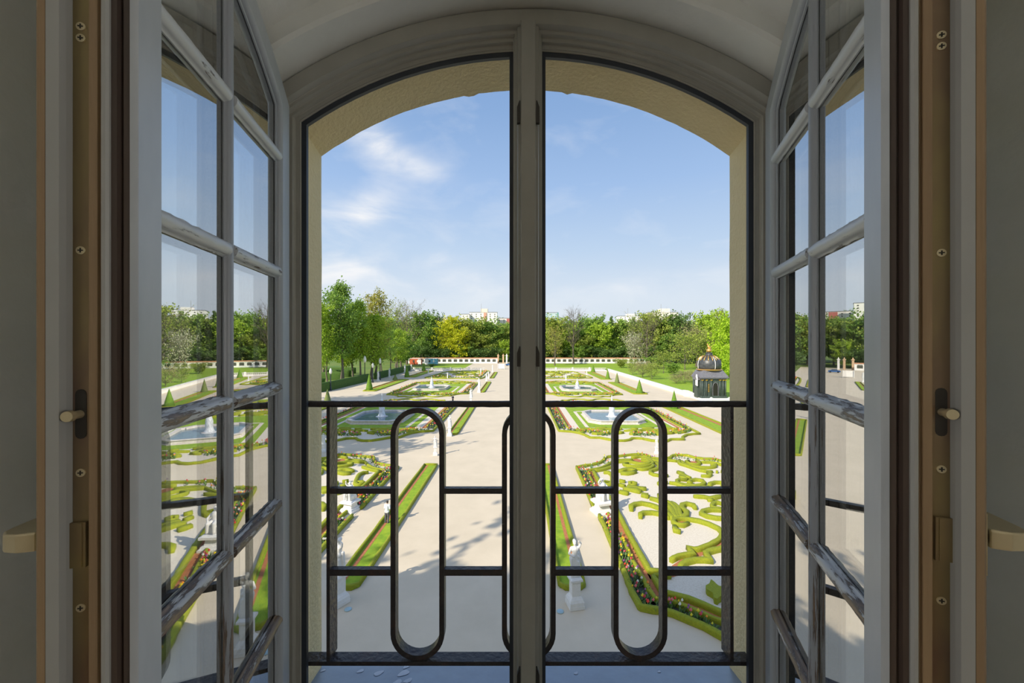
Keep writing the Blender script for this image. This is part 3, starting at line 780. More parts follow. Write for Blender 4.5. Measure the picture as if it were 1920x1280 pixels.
def near_bed(mir):
    g = (lambda p: mirror(p)) if mir else (lambda p: p)
    G = lambda L_: [g(p) for p in L_]
    c = g(gp(1300, 960))
    root = empty('parterre_bed', (c.x, c.y, 0))
    def ad(o): return place(o, root)
    def HG(pts, w, h=.38, **k): return place(hedge(None, G(pts), w, h, **k), root)
    poly = G(outer+outer2[:-1]+front+tr('P', [(1470,868)])+back[::-1][:-1])
    ad(flat(None, 'gravel_infill', poly, .006, 'white_gravel'))
    HG(outer, .36, .34, sharp=True); HG(outer2+front, .38, .36, sharp=True); HG(back, .36, .34)
    HG(second, .30, .34, sharp=True); HG(secback, .34, .34); HG(third, .42, .38, sharp=True); HG(thirdback, .42, .36); HG(third_b, .42, .38, sharp=True)
    mid = lambda A_, B_: [(a+b_)/2 for a, b_ in zip(A_, B_)]
    soil = tr('A', [(600,350),(690,540),(790,720),(930,960),(1010,1120)])+tr('C', [(60,230),(150,390),(250,560),(340,730),(410,815)])
    ad(ribbon(None, 'soil_strip', G(soil), .62, .02, 'soil', True))
    soil2 = tr('C', [(400,815),(540,830),(700,880),(860,945),(1060,1035)])+tr('P', [(1400,1172),(1470,1192)])
    ad(ribbon(None, 'soil_strip', G(soil2), .62, .02, 'soil', True))
    ad(ribbon(None, 'soil_strip', G(tr('C', [(300,588),(440,590),(545,560),(580,500),(660,445),(770,425),(800,400),(780,370),(870,350),(980,310),(1060,240),(1045,170)])), .55, .02, 'soil', True))
    ad(ribbon(None, 'soil_strip', G(tr('D', [(1215,878),(1320,880)])), .9, .02, 'soil'))
    ad(ribbon(None, 'soil_strip', G(tr('B', [(800,205),(1000,215)])), 1.6, .02, 'soil')); ad(ribbon(None, 'soil_strip', G(tr('A', [(1340,150),(1450,175),(1600,215)])), 1.3, .02, 'soil'))
    bed_l = tr('A', [(470,335),(560,520),(680,790),(760,970)]); bed_l2 = tr('A', [(850,1150),(930,1280)])+tr('C', [(20,330),(85,480),(170,640),(250,800),(300,870)])
    bed_f = tr('C', [(260,880),(440,905),(540,920),(700,980),(860,1045),(1060,1140)])+tr('P', [(1400,1196),(1470,1217)])
    bed_b = tr('A', [(470,315),(700,278),(840,225),(930,155),(1110,140),(1250,125)]); bed_b2 = tr('A', [(1400,95),(1560,115),(1700,170)])+tr('B', [(200,150)]); bed_b3 = tr('B', [(560,135),(650,120),(800,125),(950,165),(1100,185),(1300,190),(1430,225)])
    ad(ribbon(None, 'soil_strip', G(bed_l), 1.15, .014, 'grille', True)); ad(ribbon(None, 'soil_strip', G(bed_l2), .95, .014, 'grille', True)); ad(ribbon(None, 'soil_strip', G(bed_f), .95, .014, 'grille', True))
    ad(flowers(None, [G(bed_l)], 1.0, 12)); ad(flowers(None, [G(bed_l2)], .85, 16)); ad(flowers(None, [G(bed_f)], .85, 16)); ad(flowers(None, [G(bed_b), G(bed_b2), G(bed_b3)], 1.1, 5))
    for cr, pts, w in loops: HG(tr(cr, pts), w)
    # star-shaped block of box
    sp_ = G(tr('C', [(870,735),(905,715),(925,672),(950,690),(1000,735),(1060,745),(1110,740),(1110,835),(1020,840),(985,868),(955,855),(940,805),(885,775)]))
    b = MB(); b.prism([(p.x, p.y) for p in smooth_path(sp_, .12, True)], 0, .34); ad(b.build('hedge_block', M['hedge'], None))
    return root
nb = near_bed(False); tag(nb, 'nearest box-hedge parterre on the right, scrolls and palmette on white gravel', 'flower bed', 'clipped parterre beds')
nb2 = near_bed(True); tag(nb2, 'nearest box-hedge parterre on the left, beyond the low left statue', 'flower bed', 'clipped parterre beds')

# ---- fountain beds
def bed_outline_right():
    a = tr('E', [(130,150),(270,530),(500,545),(640,570),(730,600),(830,650),(1000,652),(1140,680),(1300,705),(1450,705),(1540,690),(1590,662),(1680,662),(1780,668)], .3)
    c = tr('G', [(250,672),(400,705),(540,718),(680,712),(750,680),(980,682),(955,645),(1030,602),(1150,585),(1275,580)], .3)
    return a, c
def fountain_bed(mir, dv, label, jet=3.6, sc=1.0):
    g = (lambda p: mirror(p)) if mir else (lambda p: Vector(p))
    off = Vector((.0134*dv, dv, 0))
    G = lambda L_: [g(Vector(p)) + off for p in L_]
    root = empty('parterre_bed', tuple(G([U(19.8, 70)])[0]))
    def HG(pts, w, h=.36, **k): return place(hedge(None, G(pts), w, h, step=.6, **k), root)
    a, c = bed_outline_right(); frontline = a[1:]+c
    vb = 88.5
    def bk(p):            # mirrored front contour closes the far side of the bed
        u = p.x+3.2-.0134*p.y; return U(u, 57.5+vb-p.y, 0)
    backline = [bk(p) for p in frontline]
    poly = G(frontline+backline[::-1])
    place(flat(None, 'gravel_infill', poly, .006, 'white_gravel'), root)
    left = [frontline[0], backline[0]]; right = [frontline[-1], U(30.6, 75), backline[-1]]
    HG(frontline, .42, sharp=True); HG(backline, .42, sharp=True); HG(left, .36, sharp=True); HG([frontline[-1], backline[-1]], .36, sharp=True)
    HG([U(11.0,62.2), U(11.0,84.2)], .34, sharp=True); HG([U(28.9,62), U(28.9,84)], .34, sharp=True)
    P = lambda o: place(o, root)
    P(ribbon(None, 'soil_strip', G([U(11.45,62), U(11.45,84)]), .55, .02, 'soil', True))
    P(ribbon(None, 'soil_strip', G([U(28.4,62), U(28.4,84)]), .5, .02, 'soil', True))
    P(ribbon(None, 'soil_strip', G([U(10.2,61.6), U(10.2,85)]), 1.2, .014, 'grille', True)); P(ribbon(None, 'soil_strip', G([U(29.6,61.6), U(29.6,85)]), 1.0, .014, 'grille', True))
    P(flat(None, 'lawn', G([U(12.9,61.6), U(27.7,61.6), U(27.7,84.6), U(12.9,84.6)]), .02, 'lawn'))
    # gravel frame around the basin
    for q in ([(14.2,62.3),(14.2,76.6)], [(26.0,62.0),(26.0,76.6)], [(14.2,76.6),(20,78.0),(26.0,76.6)], [(13.9,62.3),(20,61.2),(26.2,62.3)]):
        P(ribbon(None, 'gravel_strip', G([U(*p) for p in q]), .58, .034, 'white_gravel', True))
    # scrolls and flowers front and back
    fl = G([U(12.5,58.9), U(16,58.2), U(19,58.6)]); 
    P(flowers(None, [G([U(10.2,61.8), U(10.2,85)]), G([U(29.6,61.8), U(29.6,85)])], 1.0, 7, 1.15))
    P(flowers(None, [G([U(10.3,60.9), U(12.5,59.6), U(14.6,58.0), U(17.2,57.2)]), G([U(19.6,57.0), U(21.6,57.2), U(23,57.6)]), G([U(25.2,58.2), U(27.4,59.0), U(29.2,60.2)])], 1.3, 8, 1.2))
    P(flowers(None, [G([U(10.3,84.9), U(14.6,87.3), U(18,87.6)]), G([U(22.6,87.6), U(26,87), U(29.2,85)])], 1.2, 7, 1.2))
    scr = [[(12.4,60.6),(14,60.9),(15.6,60.3),(16.8,60.7),(18.6,60.4)], [(13.6,59.4),(15.4,58.9),(16.8,59.4),(18.0,59.2),(18.6,58.4),(17.6,57.8)], [(15.0,59.9),(16.4,60.0)],
           [(21.4,58.2),(21.2,59.3),(22.2,60.1),(24.0,60.3),(25.0,59.5),(24.3,58.5),(23.0,58.6),(22.6,59.2)], [(25.8,60.2),(26.6,59.2),(28.0,59.6),(29.4,60.4)], [(24.8,60.9),(26.2,61.1),(27.8,60.9)], [(18.0,61.0),(19.2,60.8)], [(20.6,60.9),(21.6,60.8)], [(23.2,57.2),(24.6,57.8),(26.0,58.2)]]
    scr += [[(11.8,59.9),(13.0,60.3),(13.6,59.9)], [(12.2,58.9),(13.2,59.0)], [(14.0,57.9),(15.4,57.6),(16.6,58.1)], [(16.9,58.6),(18.0,58.9)], [(19.2,59.6),(20.2,59.9),(20.9,59.3)], [(19.9,58.3),(20.6,58.9)],
            [(22.0,57.2),(22.8,58.0)], [(23.2,59.4),(24.0,59.3)], [(25.3,58.9),(26.0,58.6),(27.2,58.8)], [(26.8,58.4),(28.2,59.0)], [(17.6,59.8),(18.2,60.2)], [(15.2,61.2),(17.0,61.3)], [(22.4,61.2),(24.2,61.3)], [(19.4,57.6),(21.0,57.5)]]
    for q in scr:
        HG([U(*p) for p in q], .66, .42); HG([U(p[0], 146.0-p[1]) for p in q], .66, .42)
    return root
for mir, dv, lab in ((False, 0, 'right fountain bed behind the nearest right scroll parterre'), (True, 0, 'left fountain bed behind the nearest left scroll parterre'),
                     (False, 42.6, 'farther right fountain bed, second basin from the palace'), (True, 42.6, 'farther left fountain bed, second basin from the palace')):
    r = fountain_bed(mir, dv, lab); tag(r, 'low box-hedged ' + lab, 'flower bed', 'clipped parterre beds')
# ---- far broderie beds
def far_bed(mir, label):
    g = (lambda p: mirror(p)) if mir else (lambda p: p)
    G = lambda L_: [g(Vector(p)) for p in L_]
    root = empty('parterre_bed', tuple(G([U(19.8, 162)])[0]))
    P = lambda o: place(o, root)
    ol = [U(9.5,146), U(14,143.8), U(19,145), U(24,143.6), U(28,146), U(30.8,147), U(29.5,160), U(28,176), U(24,181), U(19,180), U(14,181.5), U(9.5,179)]
    P(flat(None, 'gravel_infill', G(ol), .006, 'white_gravel')); P(hedge(None, G(ol), .7, .42, True, step=1.2))
    rnd = random.Random(5)
    for i in range(26):
        u = 11.5+rnd.random()*17; v = 147+rnd.random()*30; pts = []; a = rnd.random()*6.28
        for k in range(6):
            a += .5+.5*rnd.random(); pts.append(U(min(max(u, 10.6), 29), min(max(v, 146), 179.5))); u += 1.6*math.cos(a); v += 2.6*math.sin(a)
        P(hedge(None, G(pts), .95, .42, step=.9))
    P(flowers(None, [G([U(10.8,147), U(10.8,178)]), G([U(12,146), U(20,147), U(28,147)])], 1.2, 3, 1.8))
    return root
tag(far_bed(False, ''), 'farthest right scroll parterre, just before the pale balustrade', 'flower bed', 'clipped parterre beds')
tag(far_bed(True, ''), 'farthest left scroll parterre, just before the pale balustrade', 'flower bed', 'clipped parterre beds')

# ---- basins with jets
def jetmat():
    m = bpy.data.materials.new('water_spray'); m.use_nodes = True; nt = m.node_tree; N = nt.nodes; L = nt.links
    p = N['Principled BSDF']; p.inputs['Base Color'].default_value = (.86,.90,.95,1); p.inputs['Roughness'].default_value = .5
    t = N.new('ShaderNodeBsdfTransparent'); mx = N.new('ShaderNodeMixShader'); nz = N.new('ShaderNodeTexNoise'); nz.inputs['Scale'].default_value = 3; nz.inputs['Detail'].default_value = 6
    tc = N.new('ShaderNodeTexCoord'); mp = N.new('ShaderNodeMapping'); mp.inputs['Scale'].default_value = (3,3,.7); L.new(tc.outputs['Object'], mp.inputs[0]); L.new(mp.outputs[0], nz.inputs['Vector'])
    r = N.new('ShaderNodeMapRange'); r.inputs['From Min'].default_value = .35; r.inputs['From Max'].default_value = .6; r.inputs['To Min'].default_value = .45; r.inputs['To Max'].default_value = .95
    L.new(nz.outputs['Fac'], r.inputs['Value']); L.new(r.outputs[0], mx.inputs[0]); L.new(t.outputs[0], mx.inputs[1]); L.new(p.outputs[0], mx.inputs[2]); L.new(mx.outputs[0], N['Material Output'].inputs[0])
    return m
M['spray'] = jetmat()
def basin(u, v, jz, label):
    c = U(u, v); root = empty('fountain', (c.x, c.y, 0), -.0134); tag(root, label, 'fountain', 'fountains in the parterres')
    def octo(a, b_, k): return [(-a, -b_+k), (-a+k, -b_), (a-k, -b_), (a, -b_+k), (a, b_-k), (a-k, b_), (-a+k, b_), (-a, b_-k)]
    b = MB(); rings = [(4.85,5.5,1.7,0),(4.85,5.5,1.7,.12),(4.65,5.3,1.65,.16),(4.60,5.25,1.62,.48),(4.75,5.4,1.66,.54),(4.72,5.36,1.65,.62),(4.2,4.85,1.5,.62),(4.15,4.8,1.48,.1)]
    vs = []; 
    for a, b_, k, z in rings: vs += [(x, y, z) for x, y in octo(a, b_, k)]
    fs = [(i*8+j, i*8+(j+1) % 8, (i+1)*8+(j+1) % 8, (i+1)*8+j) for i in range(len(rings)-1) for j in range(8)]
    b.add(vs, fs); b.build('basin_rim', M['stone'], root)
    b = MB(); b.add([(x, y, .34) for x, y in octo(4.4,5.1,1.5)], [tuple(range(8))]); b.build('water', M['water'], root, fix=False)
    b = MB(); b.lathe([(.5,.25),(.75,.4),(.4,.52),(.12,.6)], 12, (.25,0,0)); b.build('rock', M['stone'], root)
    b = MB(); rnd = random.Random(int(v)); n_ = 14; prof = []
    for i in range(n_+1):
        t = i/n_; prof.append((max(.02, .62*(1-t)**1.1*(1-.25*math.sin(t*9))+.10*(1-t)+.04), .34+t*(jz-.34)))
    b.lathe([(1.1,.35),(.8,.42)]+prof, 14)
    b.lathe([(.16,.4),(.13,jz*.5),(.09,jz*.85),(.02,jz+.15)], 8)
    b.build('water_jet', M['spray'], root, True)
    return root
basin(19.8, 70, 4.0, 'stone basin with white jet in the right bed behind the railing')
basin(-20.6, 70, 4.3, 'stone basin with tall white jet in the left bed behind the railing')
basin(20.2, 113, 3.0, 'farther small right basin with jet, above the handrail')
basin(-21.4, 114.5, 3.4, 'farther small left basin with jet, above the handrail')

# ---- grass strips along the avenue
def strip(uc, v0, v1, label, wl=1.64, soil_side=1, lateral=False, grp='grass strips lining the avenue'):
    c = U(uc, (v0+v1)/2); root = empty('grass_strip', (c.x, c.y, 0)); tag(root, label, 'grass strip', grp)
    P = lambda o: place(o, root); a, b_ = uc-wl/2, uc+wl/2; e = .13 if not lateral else .2
    P(flat(None, 'lawn', [U(a+.1,v0+.1), U(b_-.1,v0+.1), U(b_-.1,v1-.1), U(a+.1,v1-.1)], .05, 'lawn'))
    us = (b_-.46 if not lateral else b_-.75) if soil_side > 0 else (a+.46 if not lateral else a+.75)
    P(ribbon(None, 'soil_strip', [U(us,v0+.2), U(us,v1-.2)], .24 if not lateral else .6, .058, 'soil', True))
    k = .3
    P(hedge(None, [U(a+e,v0+k), U(a+e,v1-.2)], .26 if not lateral else .34, .30, sharp=True, name='hedge_edging', step=1.5))
    P(hedge(None, [U(b_-e,v0+k), U(b_-e,v1-.2)], .26 if not lateral else .34, .30, sharp=True, name='hedge_edging', step=1.5))
    P(hedge(None, [U(a+e,v0+k), U(a+e+.3,v0), U(b_-e-.3,v0), U(b_-e,v0+k)], .30, .34, sharp=True, name='hedge_edging', step=.5))
    P(hedge(None, [U(a+e,v1-.2), U(b_-e,v1-.2)], .26, .30, sharp=True, name='hedge_edging'))
    return root
rows = [(21.7, 43.6, 'nearest'), (57.6, 84.5, 'second'), (105.5, 132, 'third'), (146, 174, 'farthest')]
for s_, nm in ((-1, 'left'), (1, 'right')):
    for v0, v1, w in rows:
        strip(s_*6.22, v0, v1, f'{w} long grass strip along the {nm} edge of the avenue', soil_side=s_)
for v0, v1, w in ((45, 84, 'nearest'), (101.8, 131, 'middle'), (141, 176, 'farthest')):
    strip(34.8, v0, v1, f'{w} outer grass strip beside the right parapet walk, planted with cones', 3.9, 1, True, 'outer grass strips')
for v0, v1, w in ((48, 84, 'nearest'), (108, 141, 'middle'), (150, 183, 'farthest')):
    strip(-37.0, v0, v1, f'{w} outer grass strip by the tall clipped hedge, planted with cones', 3.9, -1, True, 'outer grass strips')

# ---- topiary cones
def cone(px, yb, yt, hw, m, label, top=1.0):
    p = gp(px, yb); D = p.y; h = (yb-yt)/F*D; r = hw/F*D
    b = MB(); n_ = 26; prof = []
    for i in range(n_+1):
        t = i/n_; rr = r*(1-t)**.92*(1 if t > .05 else .9)
        if top < 1 and t > .85: rr = r*.35
        prof.append((max(rr, .02), h*t))
    k = 22; vs = []
    for i, (rr, z) in enumerate(prof):
        for j in range(k):
            a = 2*math.pi*j/k; q = 1+.10*noise.noise(Vector((math.cos(a)*3, math.sin(a)*3, z*3+px))); vs.append((rr*q*math.cos(a), rr*q*math.sin(a), z))
    fs = [(i*k+j, i*k+(j+1) % k, (i+1)*k+(j+1) % k, (i+1)*k+j) for i in range(n_) for j in range(k)]+[tuple(n_*k+j for j in range(k))]
    b.add(vs, fs); o = b.build('topiary_cone', M[m], None, True); o.location = (p.x, p.y, .04)
    tag(o, label, 'topiary', 'clipped topiary cones'); return o
cone(1264,766,731,7.6,'topiary','clipped green cone poking above the handrail on the right, nearest of the right row')
cone(1199,738,710.5,7.2,'topiary','bright green clipped cone at the front of the middle right strip')
cone(1157,718,697.5,4.8,'topiary_grey','greyish clipped cone at the back of the middle right strip')
cone(1139.5,711,691.5,4.6,'topiary','green clipped cone at the front corner of the farthest right strip')
cone(1112,697.5,683.5,4.6,'topiary','small clipped cone before the far balustrade on the right')
cone(614,765,729,9.5,'topiary_grey','tall loose cone beside the left reveal, above the handrail')
cone(692.5,731,699,6.6,'topiary','clipped cone on the left, at the front of the middle left strip')
cone(741,712,702.5,5.4,'topiary_grey','squat greyish cone behind the middle left strip',.8)
cone(763,707,686,5.2,'topiary','dark clipped cone by the end of the tall left hedge')
cone(794.5,695,681.5,4.4,'topiary','small dark cone before the far balustrade on the left')

# ---- tall clipped hedge on the left
hw = empty('clipped_hedge', (-50, 130, 0)); tag(hw, 'tall dark clipped hedge running back along the left side walk', 'hedge')
for pts in ([(-56,101),(-51.2,107),(-50.0,122),(-49.2,137)], [(-48.8,142),(-48.2,158),(-48,176),(-47.6,188)]):
    place(hedge(None, pts, 1.3, 2.4, m='tall_hedge', name='hedge_section', step=1.2), hw)
h2 = empty('clipped_hedge', (-75, 160, 0)); tag(h2, 'dark block hedges under the trees behind the tall left hedge', 'hedge')
for pts in ([(-90,140),(-60,142)], [(-88,152),(-62,153)], [(-86,168),(-66,168)], [(-62,118),(-56,119)]):
    place(hedge(None, pts, 1.6, 2.6, m='tall_hedge', name='hedge_section', step=2.), h2)
quad('path_side', -95, -56, 128, 131, -.03, 'gravel'); 
quad('lawn_left', -100, -53, 96, 128, -.03, 'lawn'); quad('lawn_mound', -42, -13, 199, 236, -.02, 'lawn'); quad('lawn_right', 46, 140, 60, 250, -.03, 'lawn'); quad('lawn_far', 13, 100, 199, 240, -.025, 'lawn')
quad('soil_patch', -13, -5.2, 199, 234, -.02, 'soil')

# ---- statues
def statue_figure(kind, seed):
    rnd = random.Random(seed); b = MB(); C = b.capsule
    lean = .05*(rnd.random()-.5)
    if kind == 'seated':
        C((0,0,.35),.28,(0,.02,.62),.22); C((0,0,.6),.19,(.02,0,1.0),.21); C((.02,0,1.0),.18,(.0,0,1.08),.10); C((-.01,-.03,1.28),.105,(-.01,-.03,1.36),.10)
        C((-.1,-.1,.62),.14,(-.16,-.42,.6),.11); C((-.16,-.42,.6),.11,(-.17,-.46,.15),.08); C((.12,-.1,.6),.14,(.22,-.38,.58),.11); C((.22,-.38,.58),.11,(.26,-.36,.12),.08)
        C((-.2,0,1.0),.075,(-.34,-.12,1.25),.06); C((-.34,-.12,1.25),.055,(-.25,-.22,1.52),.045); C((.22,0,1.0),.075,(.36,-.15,.82),.06); C((.36,-.15,.82),.06,(.25,-.33,.72),.045)
        b.box(-.34,.34,-.28,.3,0,.36); C((.15,.1,.5),.2,(.32,.16,.2),.16)
    elif kind == 'urn':
        b.lathe([(.18,0),(.2,.06),(.08,.14),(.07,.26),(.30,.42),(.36,.62),(.26,.82),(.20,.9),(.30,1.0),(.28,1.04),(.1,1.06)], 20)
        for s in (-1,1): b.tube([(s*.34,0,.55),(s*.5,0,.68),(s*.46,0,.86),(s*.28,0,.92)], .045, 8)
    else:
        # draped contrapposto figure
        hip = .07 if rnd.random() < .5 else -.07
        C((-.10,-.02,.02),.12,(-.10,0,.5),.125); C((.10,.05,.02),.115,(.10,.0,.5),.125)
        C((-.09,0,.5),.13,(-.07+hip,0,.92),.155); C((.09,0,.5),.13,(.07+hip,0,.92),.15); C((hip-.05,0,.95),.155,(hip+.05,0,.95),.155)
        C((hip*.7,0,1.0),.15,(0,0,1.18),.135); C((-.07,0,1.35),.13,(.07,0,1.35),.13); C((0,0,1.15),.14,(0,0,1.36),.145)
        C((-.17,0,1.45),.07,(.17,0,1.43),.07); C((0,0,1.45),.065,(0,-.01,1.58),.055); C((lean,-.02,1.66),.088,(lean,-.01,1.74),.095); C((lean,.04,1.72),.09,(lean,.06,1.76),.085)
        C((lean,-.10,1.68),.018,(lean,-.105,1.655),.02)
        a = rnd.choice((0,1,2))
        if kind == 'armsout': C((-.2,0,1.42),.065,(-.42,-.05,1.38),.05); C((-.42,-.05,1.38),.05,(-.62,-.1,1.5),.035); C((.2,0,1.42),.065,(.42,0,1.34),.05); C((.42,0,1.34),.05,(.58,-.1,1.2),.035)
        elif a == 0: C((-.21,0,1.42),.065,(-.30,.02,1.15),.052); C((-.30,.02,1.15),.05,(-.12,-.16,1.08),.04); C((.21,0,1.42),.065,(.30,-.03,1.62),.05); C((.30,-.03,1.62),.05,(.16,-.12,1.80),.035)
        elif a == 1: C((-.21,0,1.42),.065,(-.29,.0,1.14),.052); C((-.29,0,1.14),.05,(-.26,-.12,.9),.04); C((.21,0,1.42),.065,(.28,-.05,1.18),.052); C((.28,-.05,1.18),.05,(.05,-.18,1.25),.04)
        else: C((-.21,0,1.42),.065,(-.34,-.05,1.2),.052); C((-.34,-.05,1.2),.05,(-.2,-.2,1.3),.04); C((.21,0,1.42),.065,(.3,0,1.15),.05); C((.3,0,1.15),.05,(.34,-.1,.92),.04)
        # drapery folds
        for i in range(7):
            x = -.16+.055*i; C((x*1.1+hip*.6,-.12+.02*(i % 2),.95-.03*i),.045,(x*1.25,-.09,.04),.05)
        C((-.18,.02,1.38),.07,(.2+hip*.5,-.08,.98),.06); C((.22,.08,1.1),.07,(.26,.1,.3),.08); C((.24,.06,.2),.12,(.22,.06,.04),.13)
    o = b.build('figure', M['marble'], None, True, fix=False)
    md = o.modifiers.new('r', 'REMESH'); md.mode = 'VOXEL'; md.voxel_size = .024; md.use_smooth_shade = True
    ms = o.modifiers.new('s', 'SMOOTH'); ms.iterations = 2; ms.factor = .5
    return o
def pedestal_mb(low=False):
    b = MB(); fr = lambda z0, z1, a, c: b.frustum(0, 0, z0, z1, a, a, c, c)
    if low:
        fr(0,.16,.62,.62); fr(.16,.30,.56,.50); fr(.30,.62,.40,.34); fr(.62,.70,.40,.55); fr(.70,.84,.58,.58); fr(.84,.92,.50,.44)
    else:
        fr(0,.17,.38,.38); fr(.17,.34,.365,.365); fr(.34,.46,.355,.31); fr(.46,.58,.30,.225); fr(.58,1.28,.22,.22); fr(1.28,1.33,.24,.28); fr(1.33,1.42,.31,.31); fr(1.42,1.47,.29,.25)
        for s in (-1,1):
            b.box(-.16,.16,s*.22-.012,s*.22+.012,.66,1.20)
    return b
peds = {}; figs = {}
def statue(px, yb, yt, kind, seed, label, rz=0.):
    p = gp(px, yb); D = p.y; h = H-(yt-640)/F*D
    low = kind in ('seated', 'urn'); tot = (.92+1.42) if kind == 'seated' else ((.92+1.06) if low else (1.47+1.84))
    s = h/tot
    root = empty('garden_statue', (p.x, p.y, 0), rz); root.scale = (s*(1.0), s, s); tag(root, label, 'statue', 'white statues on pedestals')
    if low not in peds: peds[low] = pedestal_mb(low).build('pedestal', M['marble'], root)
    else: o = peds[low].copy(); COL.objects.link(o); o.parent = root
    k = (kind, seed)
    if k not in figs: figs[k] = statue_figure(kind, seed); o = figs[k]
    else: o = figs[k].copy(); COL.objects.link(o)
    o.parent = root; o.location = (0, 0, .92 if low else 1.47)
    return root
ST = [
 (1078,1135,1011,'stand',1,'white draped statue on tall pedestal right of the window post, nearest on the right',.2),
 (636,1130,1007,'stand',2,'white draped statue on tall pedestal at the far left behind the railing post',-.6),
 (1129,961,897,'seated',3,'white seated statue with raised arm on low pedestal in the right flower border',.3),
 (657,957,903,'seated',4,'white seated statue on flared low pedestal in the left flower border',-.3),
 (843,817,778,'stand',2,'white statue at the front of the second left grass strip, above the first loop',.0),
 (816,853.5,817,'armsout',1,'white statue with arms held out inside the first railing loop',.2),
 (606,847,812,'stand',1,'pale statue at the left reveal on the shaded cross walk',.4),
 (1231,850.5,821,'stand',4,'white statue on the cross walk behind the right scroll parterre',.1),
 (883,757.5,728,'stand',1,'white statue left of the avenue, just above the handrail',0),
 (898,735.5,708,'stand',4,'white statue left of the avenue at the third grass strip',0),
 (912,714,698.5,'stand',2,'slim white statue left of the avenue beside the far fountain bed',0),
 (916,709.5,696,'stand',1,'white statue at the front of the farthest left grass strip',0),
 (901.5,702.5,690,'stand',2,'small white statue at the inner corner of the farthest left bed',0),
 (923.5,697.5,683,'stand',4,'small white statue at the avenue end by the white board',0),
 (839,710,698,'armsout',1,'white statue in front of the farthest left parterre',0),
 (803,700.5,691,'stand',2,'tiny pale statue at the outer corner of the farthest left bed',0),
 (863,696,688,'stand',1,'tiny white statue against the far balustrade on the left',0),
 (771,694.5,682,'stand',4,'pale statue near the red hut, left of the far balustrade',0),
 (709,714,695,'stand',2,'pale statue at the first gap in the tall left hedge',0),
 (730,707.5,690,'stand',1,'pale statue against the tall left hedge, second along it',0),
 (759,699,683,'stand',4,'pale slim statue by the far end of the tall left hedge',0),
 (1043,697,688.5,'urn',1,'small white urn before the far balustrade right of the window post',0),
 (1061,712.5,700.5,'armsout',1,'white statue in front of the farthest right parterre',0),
 (1100,704,694,'stand',2,'small white statue at the outer corner of the farthest right bed',0),
 (1334,757,744.5,'urn',1,'white urn in front of the dark pavilion steps',0),
 (1368,757,744,'urn',1,'white urn at the right corner of the dark pavilion',0),
 (976,757.5,729,'stand',2,'white statue right of the avenue seen only reflected in the left sash',0),
 (985,735.5,709,'stand',1,'white statue right of the avenue at the third strip, hidden by the post',0),
]
for a in ST: statue(*a)

